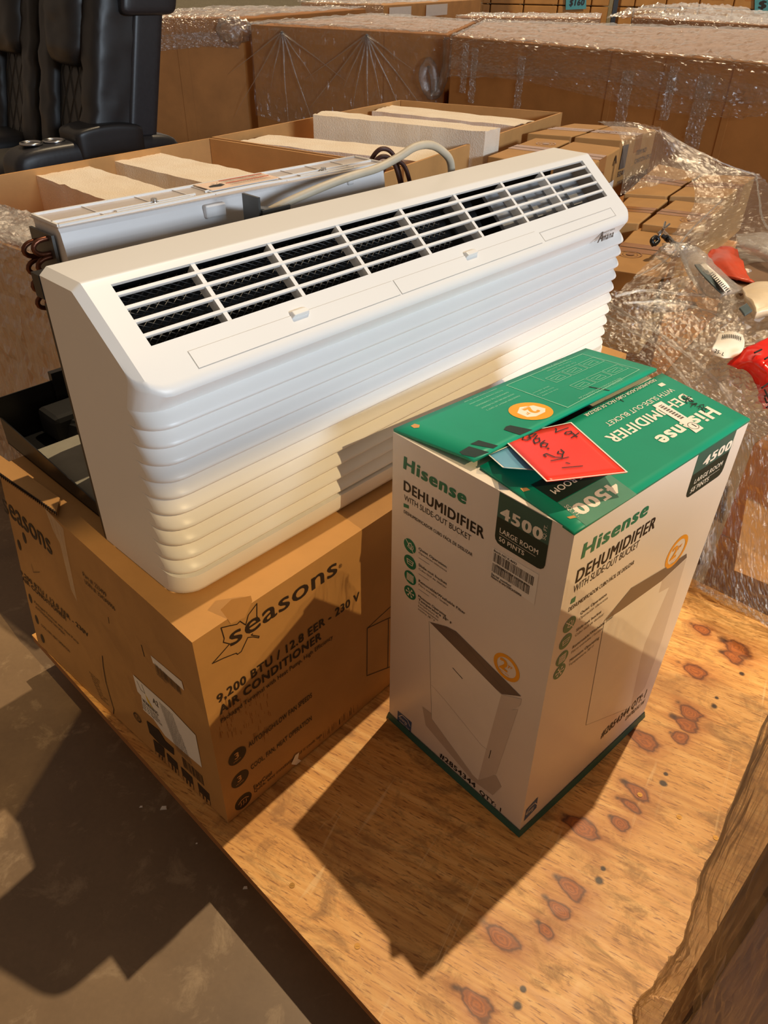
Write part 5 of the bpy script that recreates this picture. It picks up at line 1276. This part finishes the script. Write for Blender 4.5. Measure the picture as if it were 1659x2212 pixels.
# ------------------------------------------------------------------ cartons on the pallet to the right
PG = 'cartons stacked on the wrapped pallet'
def stack_carton(px, z, h, label, ax=0, mat='kraft'):
    q = quadz(px, z); cc = sum(q, Vector()) / 4; q = [p.lerp(cc, .03) for p in q]; return carton('stacked_carton', q, h, MT[mat], label, PG, True, ax), q
r1, q1 = stack_carton([(1136, 288), (1240, 266), (1318, 271), (1234, 295)], .60, .20, 'tan carton beside the far bulk carton, back left of the top tier', 1)
r2, q2 = stack_carton([(1238, 296), (1321, 271), (1421, 279), (1343, 304)], .60, .20, 'tan carton with a printed side, back right of the top tier', 1)
r3, q3 = stack_carton([(1050, 338), (1156, 297), (1234, 303), (1130, 350)], .598, .20, 'tan carton just above the air conditioner top, front left of the top tier', 1)
r4, q4 = stack_carton([(1138, 350), (1237, 305), (1343, 318), (1262, 368)], .598, .20, 'tan carton with white barcode label, directly behind the grille end of the air conditioner', 1)
LF4 = Face(q4[3], q4[2], q4[2] - up * .2, q4[3] - up * .2)
r5, q5 = stack_carton([(1346, 419), (1422, 353), (1517, 374), (1440, 425)], .47, .2, 'tan carton with a torn hole in its lid, back left of the lower tier', 1)
r6, q6 = stack_carton([(1444, 424), (1521, 375), (1634, 381), (1568, 428)], .47, .2, 'tan carton at the far right corner of the lower tier', 1)
r7, q7 = stack_carton([(1300, 478), (1358, 424), (1446, 430), (1380, 484)], .46, .2, 'tan carton partly behind the air conditioner, middle left of the lower tier', 1)
r8, q8 = stack_carton([(1384, 484), (1457, 431), (1568, 444), (1501, 498)], .46, .2, 'tan carton with a round stamp and broad tape, middle right of the lower tier', 1)
r9, q9 = stack_carton([(1290, 580), (1374, 490), (1496, 503), (1420, 600)], .44, .22, 'tan carton with a black side stamp, frontmost of the lower tier', 1)
def base_of(px, z0, z1, label):
    q = [Vector((p.x, p.y, z1)) for p in quadz(px, z0)]; carton('base_carton', q, z1 - FLOOR - .002, MT['brown'], label, None, False)
base_of([(1046, 342), (1240, 264), (1421, 279), (1262, 370)], .598, .396, 'large brown base carton under the top tier of tan cartons')
base_of([(1340, 470), (1413, 347), (1634, 381), (1480, 500)], .46, .215, 'large brown base carton under the lower tier of tan cartons')
# stamps, arrows and the barcode label on the sides
def side(q, i, j, h): return Face(q[i], q[j], q[j] - up * h, q[i] - up * h)
F2 = side(q2, 3, 2, .2); F4 = side(q4, 3, 2, .2); F9 = side(q9, 3, 2, .22)
K = MB(); fquad(K, F2, .02, .10, .07, .18, .003); text_uv(K, F2, .02, .075, (1, 0), .018, 'B2W', .02, .003); text_uv(K, F2, .16, .13, (1, 0), .016, 'ITEM NO', .01, .003); text_uv(K, F2, .16, .10, (1, 0), .016, 'CARTON OF 2', .01, .003); text_uv(K, F2, .03, .045, (1, 0), .014, 'MADE TO ORDER', .0, .003)
build_split(K, 'side_print', MT['ink_grey'], r2)
K = MB(); W4 = F4.W; text_uv(K, F4, W4 * .25, .14, (1, 0), .016, 'CONTENTS', .01, .003); text_uv(K, F4, W4 * .22, .11, (1, 0), .016, 'POWER HOIST', .01, .003)
x = W4 * .88; fline(K, F4, [(x, .10), (x, .18)], .007, .003, False); fline(K, F4, [(x - .02, .155), (x, .18), (x + .02, .155)], .008, .003, False)
build_split(K, 'side_print', MT['ink_brown'], r4)
m = MB(); fquad(m, F4, W4 * .70, .035, W4 * .95, .10, .003); o = m.build('barcode_label', MT['paper'], r4)
m = MB(); fbars(m, F4, W4 * .72, .042, W4 * .93, .075, 16, .0045, 4); m.build('barcode_print', MT['ink_black'], o)
K = MB(); fquad(K, F9, F9.W * .12, .10, F9.W * .24, .19, .003); K.build('side_print', MT['ink_brown'], r9)
for r_, q_, u, v in ((r3, q3, .62, .75), (r8, q8, .75, .3), (r6, q6, .6, .6), (r9, q9, .3, .35), (r2, q2, .3, .5)):
    TF = Face(q_[1], q_[2], q_[3], q_[0]); TF.n = up; m = MB()
    fring(m, TF, TF.W * u, TF.H * v, .030, .033, .002); fring(m, TF, TF.W * u, TF.H * v, .020, .022, .002); fdisc(m, TF, TF.W * u, TF.H * v, .012, .002); m.build('round_stamp', MT['tape'], r_)
# clear film pulled over that pallet
sf = tag(empty('stretch_film', at(1500, 700, FLOOR + .3)), 'clear stretch film draped over the tan cartons and the load at the right edge', 'film')
def px3(rows): return [[at(*p) for p in r_] for r_ in rows]
film_obj('film_sheet', px3([((1290, 262, .63), (1360, 264, .63), (1425, 274, .63)), ((1342, 300, .62), (1424, 290, .60), (1470, 306, .57)), ((1345, 380, .52), (1440, 345, .52), (1540, 350, .51)), ((1340, 420, .50), (1480, 385, .495), (1640, 378, .49))]), MT['film_clear'], sf, facet=.0012, n=10, m=28, amp=.006, f=14, seed=2)
film_obj('film_sheet', px3([((1424, 280, .61), (1500, 320, .56), (1580, 360, .51), (1640, 378, .48)), ((1500, 420, .48), (1570, 425, .48), (1625, 420, .46), (1680, 430, .42)), ((1440, 520, .46), (1530, 500, .47), (1600, 490, .44), (1700, 500, .42)), ((1330, 640, .44), (1450, 600, .45), (1560, 590, .45), (1720, 590, .45))]), MT['film_wrap'], sf, facet=.0016, n=30, m=10, amp=.010, f=14, seed=4)
film_obj('film_sheet', px3([((1265, 640, .40), (1360, 630, .43), (1470, 600, .45), (1600, 590, .45), (1760, 590, .46)), ((1262, 700, .37), (1370, 690, .41), (1480, 680, .43), (1600, 690, .44), (1770, 690, .45)), ((1260, 760, .33), (1360, 770, .37), (1480, 770, .40), (1600, 770, .42), (1780, 780, .44)),
    ((1300, 830, .28), (1400, 840, .33), (1510, 850, .37), (1620, 860, .39), (1800, 870, .42)), ((1450, 960, .22), (1520, 930, .28), (1580, 930, .33), (1660, 950, .36), (1820, 970, .4))]), MT['film_crumple'], sf, facet=.0024, n=24, m=20, amp=.014, f=15, seed=8)
film_obj('film_skirt', px3([((1450, 930, .26), (1530, 915, .31), (1600, 925, .34), (1680, 950, .36), (1820, 970, .4)), ((1470, 1040, .17), (1540, 1030, .22), (1600, 1050, .24), (1690, 1080, .26), (1840, 1110, .28)), ((1520, 1150, .10), (1545, 1160, .12), (1600, 1180, .14), (1700, 1210, .15), (1850, 1250, .16)),
    ((1500, 1250, .03), (1540, 1265, .04), (1610, 1290, .05), (1710, 1320, .05), (1860, 1380, .06)), ((1505, 1275, .006), (1560, 1305, .006), (1640, 1345, .006), (1720, 1390, .006), (1870, 1460, .006))]), MT['film_vert'], sf, facet=.0020, n=10, m=30, amp=.012, f=14, seed=12)
def cord(pts, r_, seed, name='film_fold', par=None):
    p = spline([tuple(at(*q)) for q in pts], 10); m = MB()
    m.tube(p, [r_ * (.7 + .6 * abs(noise.noise(Vector((i * .35, seed, 0))))) for i in range(len(p))], 8)
    for k in range(len(m.v)): m.v[k] = m.v[k] + Vector((1, 1, 1)) * crinkle(m.v[k], r_ * .35, 60, seed)
    m.sm = [False] * len(m.sm); m.build(name, MT['film_crumple'], par or sf)
cord(((1288, 640, .42), (1340, 672, .43), (1400, 706, .435), (1470, 756, .425), (1540, 815, .40), (1590, 880, .37)), .006, 1)
cord(((1285, 668, .41), (1350, 708, .42), (1410, 742, .42), (1455, 790, .40), (1500, 850, .37)), .004, 2)
cord(((1330, 640, .45), (1390, 628, .455), (1460, 634, .46), (1540, 642, .455), (1620, 660, .45)), .005, 3)
cord(((1345, 655, .445), (1430, 652, .45), (1500, 664, .45), (1580, 690, .445)), .0035, 4)
cord(((1424, 280, .615), (1490, 318, .575), (1560, 352, .535), (1632, 378, .49)), .003, 5)
cord(((1434, 500, .49), (1470, 545, .50), (1490, 590, .495), (1520, 640, .47)), .006, 6)
cord(((1634, 380, .49), (1640, 430, .46), (1650, 480, .44), (1700, 540, .43)), .004, 7)
cord(((1560, 432, .475), (1490, 500, .475), (1440, 560, .465), (1370, 600, .455)), .003, 8)
blob('film_clump', (1462, 540), .485, .030, MT['film_crumple'], sf, 5, (1.5, 1.0, .5))
blob('film_clump', (1440, 660), .43, .030, MT['film_crumple'], sf, 7, (2.2, .8, .4))
# load under the film: big brown box, board and dark pallet
def world_quad(px, z): return quadz(px, z)
lb = [Vector((.765, 1.345, .30)), Vector((1.35, .76, .30)), Vector((2.0, 1.45, .30)), Vector((1.45, 2.03, .30))]
rr = carton('wrapped_carton', [p for p in lb], .24, MT['brown'], 'flat brown carton under crumpled film behind the white carton', None, True)
pl_ = tag(empty('wooden_pallet', (1.35, 1.38, FLOOR)), 'dark wooden pallet under the film wrapped load at the right', 'pallet')
ctr = sum(lb, Vector()) / 4
for a, b in ((.0, .14), (.43, .57), (.86, 1.0)):
    q = [lb[0].lerp(lb[3], a), lb[1].lerp(lb[2], a), lb[1].lerp(lb[2], b), lb[0].lerp(lb[3], b)]
    m = MB(); m.hexa([Vector((p.x, p.y, FLOOR)) for p in q] + [Vector((p.x, p.y, .03)) for p in q]); m.build('pallet_stringer', MT['brown'], pl_)
m = MB(); m.hexa([Vector((p.x, p.y, .0302)) for p in lb] + [Vector((p.x, p.y, .0595)) for p in lb]); m.build('pallet_deck', MT['brown'], pl_)

# ------------------------------------------------------------------ load lying on the film at the right
def thick(name, rows, mat, label=None, cat=None, parent=None, th=.012, amp=.004, n=8, f=20, seed=0, group=None):
    m = MB(); m.grid(sheet(px3(rows), n=n, m=n, amp=amp, f=f, seed=seed), True); o = m.build(name, mat, parent)
    md = o.modifiers.new('t', 'SOLIDIFY'); md.thickness = th; md.offset = -1
    if label: tag(o, label, cat, group)
    return o
MT['clear_bag'] = film('clear bag film', (18, 18, 18), .10, .5, .06, .22, .7)
MT['bag_grey'] = plain('blue grey strip', (78, 92, 96), .3)
MT['cream'] = plain('cream plastic', (226, 206, 176), .35)
MT['dull_brown'] = plain('dull brown board', (120, 92, 68), .6)
MT['red_dull'] = plain('dull red plastic', (196, 70, 40), .35)
bag = thick('clear_bag', [((1476, 545, .475), (1500, 540, .485), (1520, 556, .475)), ((1484, 580, .475), (1512, 575, .50), (1540, 580, .475)), ((1505, 612, .475), (1540, 606, .50), (1572, 610, .475)), ((1545, 640, .47), (1570, 640, .485), (1602, 632, .47))], MT['clear_bag'], 'curved clear plastic bag with a grey strip and barcode label, lying on the film', 'bag', th=.010, seed=3)
thick('grey_strip', [((1500, 574, .502), (1516, 572, .502)), ((1526, 606, .506), (1540, 600, .506)), ((1558, 636, .488), (1574, 630, .488))], MT['bag_grey'], parent=bag, th=.003, amp=.001)
lb_ = thick('barcode_label', [((1512, 572, .506), (1522, 568, .506)), ((1550, 612, .508), (1562, 604, .508)), ((1568, 634, .492), (1580, 626, .492))], MT['paper'], parent=bag, th=.001, amp=.0005)
m = MB()
for i in range(12):
    a = (1532 + i * 3.4, 592 + i * 3.5); m.poly([at(a[0], a[1], .5102), at(a[0] + 1.6, a[1] + 1.6, .5102), at(a[0] + 8.6, a[1] - 3.0, .5102), at(a[0] + 7, a[1] - 4.6, .5102)])
m.build('barcode_print', MT['ink_black'], lb_)
thick('red_sheet', [((1528, 552, .462), (1556, 536, .468), (1590, 545, .462)), ((1530, 580, .462), (1572, 566, .475), (1608, 590, .462)), ((1560, 600, .46), (1596, 606, .468), (1626, 616, .46))], MT['red_dull'], 'crumpled red plastic sheet showing under the clear film', 'sheet', th=.006, amp=.008, seed=5)
thick('clear_bag', [((1590, 512, .475), (1640, 508, .49), (1720, 520, .48)), ((1600, 530, .48), (1650, 540, .50), (1720, 556, .49)), ((1640, 548, .475), (1680, 570, .485), (1730, 590, .475))], MT['clear_bag'], 'flat clear plastic bag at the right edge, above the red sheet', 'bag', th=.008, seed=8)
thick('cream_sleeve', [((1606, 640, .462), (1640, 626, .468), (1730, 622, .465)), ((1612, 660, .472), (1650, 648, .478), (1730, 648, .475)), ((1628, 690, .462), (1662, 684, .466), (1730, 686, .462))], MT['cream'], 'cream plastic sleeve at the right edge below the clear bags', 'sleeve', th=.02, seed=9)
thick('dark_board', [((1596, 668, .487), (1612, 658, .49)), ((1608, 684, .484), (1624, 674, .487))], MT['bag_grey'], 'small dark square board beside the cream sleeve', 'board', th=.004, amp=.0005)
thick('brown_board', [((1560, 600, .452), (1640, 570, .455), (1760, 590, .455)), ((1600, 640, .452), (1660, 615, .455), (1760, 640, .455))], MT['dull_brown'], 'dull brown board under the film behind the red sheet', 'board', th=.006, amp=.001)
# small black and chrome fitting poking out of the film
fc = at(1425, 512, .475); r = tag(empty('metal_fitting', fc), 'small black and chrome fitting poking out of the film, beside the tan cartons', 'fitting')
A = lambda x, y, z=.49: at(x, y, z)
m = MB(); m.tube([A(1432, 510), A(1464, 530)], [.006, .005], 12); m.cyl(A(1440, 514), A(1444, 517), .009, 14); m.build('black_stem', MT['black_metal'], r)
m = MB(); m.tube([A(1418, 520, .485), A(1426, 505, .495), A(1434, 492, .515)], .0035, 8); m.tube([A(1421, 505, .50), A(1446, 484, .51)], .003, 8); m.tube([A(1434, 492, .515), A(1437, 480, .52)], .003, 8); m.build('chrome_arm', MT['steel'], r)
m = MB(); m.tube(spline([tuple(A(1412, 530, .478)), tuple(A(1408, 520, .49)), tuple(A(1416, 512, .495)), tuple(A(1422, 520, .485)), tuple(A(1414, 528, .478))]), .006, 8); m.build('dark_knob', MT['black_metal'], r)
# folded white swing tag reading 25- L
tg = thick('size_tag', [((1552, 722, .445), (1584, 716, .450), (1604, 724, .446)), ((1546, 738, .455), (1580, 733, .458), (1608, 740, .455)), ((1538, 752, .455), (1574, 752, .456), (1602, 760, .45)), ((1534, 765, .44), (1562, 774, .448), (1584, 772, .44))], MT['paper'], 'white barcode tag reading 25- L, lying on the film near the red tag', 'tag', th=.001, amp=.0006)
TFc = Face(at(1606, 741, .464), at(1570, 776, .452), at(1536, 764, .456), at(1552, 735, .466)); 
TFc.n = up
m = MB()
for i in range(11):
    x = 1560 + i * 3.9; m.poly([at(x, 720 + (i - 5) ** 2 * .12 + i * .4, .458), at(x + 1.9, 720 + (i - 5) ** 2 * .12 + i * .4, .458), at(x + 1.9, 728 + (i - 5) ** 2 * .12 + i * .4, .4605), at(x, 728 + (i - 5) ** 2 * .12 + i * .4, .4605)])
m.build('barcode_print', MT['ink_black'], tg)
q = [at(1548, 742, .4605), at(1578, 756, .4605), at(1568, 774, .456), at(1538, 762, .456)]
FT = Face(q[1], q[2], q[3], q[0]); FT.n = up
m = MB(); text_uv(m, FT, FT.W * .92, FT.H * .12, (0, 1), FT.W * .34, '25-', .04, .001, FT.H * .42); text_uv(m, FT, FT.W * .92, FT.H * .66, (0, 1), FT.W * .34, 'L', .04, .001, FT.H * .12); m.build('tag_print', MT['ink_black'], tg)
# big red plastic tag at the right edge
rd = thick('red_tag', [((1572, 792, .42), (1612, 752, .45), (1650, 736, .46), (1710, 730, .45)), ((1606, 800, .425), (1636, 776, .46), (1676, 760, .46), (1730, 756, .45)), ((1630, 832, .40), (1654, 812, .44), (1690, 800, .45), (1740, 800, .44)), ((1640, 860, .38), (1662, 846, .40), (1700, 840, .42), (1746, 840, .42)), ((1648, 884, .36), (1672, 882, .38), (1710, 876, .40), (1750, 876, .40))], MT['red_plastic'], 'crinkled bright red plastic tag with black marker writing, at the right edge', 'tag', th=.0012, amp=.007, f=16, seed=2)
m = MB()
def mark(pts, z, w_=.0019): m.tube([at(x, y, z) for x, y in pts], w_, 6)
mark(((1630, 762), (1645, 755)), .468); mark(((1652, 776), (1668, 766)), .470); mark(((1646, 838), (1662, 826), (1668, 832)), .447); mark(((1652, 842), (1660, 860)), .42); mark(((1652, 856), (1664, 852), (1666, 866), (1656, 870), (1652, 860)), .412); mark(((1656, 880), (1668, 876)), .395)
m.build('handwriting', MT['ink_black'], rd)
# light timber board inside the film at the lower right
bq = [at(1626, 1000, .225), at(1735, 1010, .225), at(1715, 1285, .075), at(1586, 1232, .075)]
m = MB(); m.prism(bq, (.02, .03, -.002)); tag(m.build('timber_board', MT['tan']), 'pale timber board standing inside the hanging film at the lower right', 'board')

# ------------------------------------------------------------------ wrapped stack close to the camera, lower right
c0 = Vector((.352, .366, 0)); dr = Vector((-.15, -1, 0)).normalized(); db2 = Vector((1, -.15, 0)).normalized()
def fore(name, off0, off1, z0, z1, mat, label, wd=.80, dep=1.1):
    p = [c0 + dr * off0 - db2 * off1, c0 + dr * wd - db2 * off1, c0 + dr * wd + db2 * (dep - off1) * 0 - db2 * (off1 - dep) * 0 + db2 * .0, c0 + dr * off0]
    b = [c0 + dr * off0 - db2 * dep * 0 , c0 + dr * wd, c0 + dr * wd + db2 * dep, c0 + dr * off0 + db2 * dep]
    b = [q - db2 * off1 for q in b]
    r = tag(empty(name, tuple(sum(b, Vector()) / 4 + Vector((0, 0, z0)))), label, 'carton', 'wrapped stack at the lower right')
    m = MB(); m.hexa([q + up * z0 for q in b] + [q + up * z1 for q in b]); m.build('carton_body', mat, r, bevel=.004)
    return r, b
MT['sky_glare_card'] = plain('sky glare carton', (122, 116, 144), .3, .3, 9)  # blue grey tone puts the sky glare of the film into the carton
f1, fb1_ = fore('foreground_carton', .030, .0, .0015, .55, MT['sky_glare_card'], 'carton coloured blue grey for sky glare on its film, at the bottom of the wrapped stack, lower right corner')
f2, fb2_ = fore('foreground_carton', .030, .0, .5505, .68, MT['brown'], 'brown carton in the middle of the wrapped stack, mostly beyond the right edge')
f3, fb3_ = fore('foreground_carton', .030, .0, .6805, .79, MT['brown'], 'brown carton on top of the wrapped stack, beyond the right edge')
m = MB(); p0 = c0 - db2 * .004; m.hexa([p + up * .0015 for p in (p0, p0 + dr * .028, p0 + dr * .028 + db2 * 1.1, p0 + db2 * 1.1)] + [p + up * .79 for p in (p0, p0 + dr * .028, p0 + dr * .028 + db2 * 1.1, p0 + db2 * 1.1)])
o = m.build('corner_board', MT['dull_brown']); tag(o, 'dark brown board strapped upright at the corner of the lower right stack', 'board')
sec = [c0 - dr * .02 + db2 * 1.13, c0 - dr * .022 + db2 * .40, c0 - dr * .035 + db2 * .12, c0 - dr * .052 + db2 * .03, c0 - dr * .045 - db2 * .014, c0 + dr * .0 - db2 * .018, c0 + dr * .15 - db2 * .012, c0 + dr * .45 - db2 * .012, c0 + dr * .80 - db2 * .012]
ctrl = []
for z, k in ((.002, 1.0), (.10, .9), (.2, .96), (.35, 1.05), (.6, 1.0), (.80, .9)):
    ctrl.append([q + (q - (c0 + dr * .3 + db2 * .15)) * (.12 * (k - 1)) * (1 if (q - c0).length < .2 else 0) + up * z + db2 * .012 * math.sin(9 * z) for q in sec])
fs = film_obj('stretch_film', ctrl, MT['film_front'], None, facet=.0012, n=6, m=36, amp=.006, f=16, seed=14)
tag(fs, 'clear stretch film wound round the carton stack at the lower right corner', 'film')

# ------------------------------------------------------------------ bits of litter on the floor
for i, (x, y, s_) in enumerate(((354, 1746, .006), (305, 1743, .003), (530, 1918, .004), (425, 1822, .002))):
    p = at(x, y, FLOOR); m = MB(); m.hexa([p + Vector((a * s_, b * s_ * .6, 0)) for a, b in ((-1, -1), (1, -.6), (.8, 1), (-.7, .8))] + [p + Vector((a * s_ * .8, b * s_ * .5, s_ * .5)) for a, b in ((-1, -1), (1, -.6), (.8, 1), (-.7, .8))])
    tag(m.build('paper_scrap', MT['paper']), ('largest white paper scrap on the concrete floor left of the platform', 'white speck beside the largest scrap on the concrete floor', 'white scrap on the floor nearest the platform edge and sunlit patch', 'tiny white speck on the floor between the scraps')[i], 'scrap', 'paper scraps on the floor')

for o in bpy.data.objects:
    for k in ('_loc', '_local'):
        if k in o: del o[k]
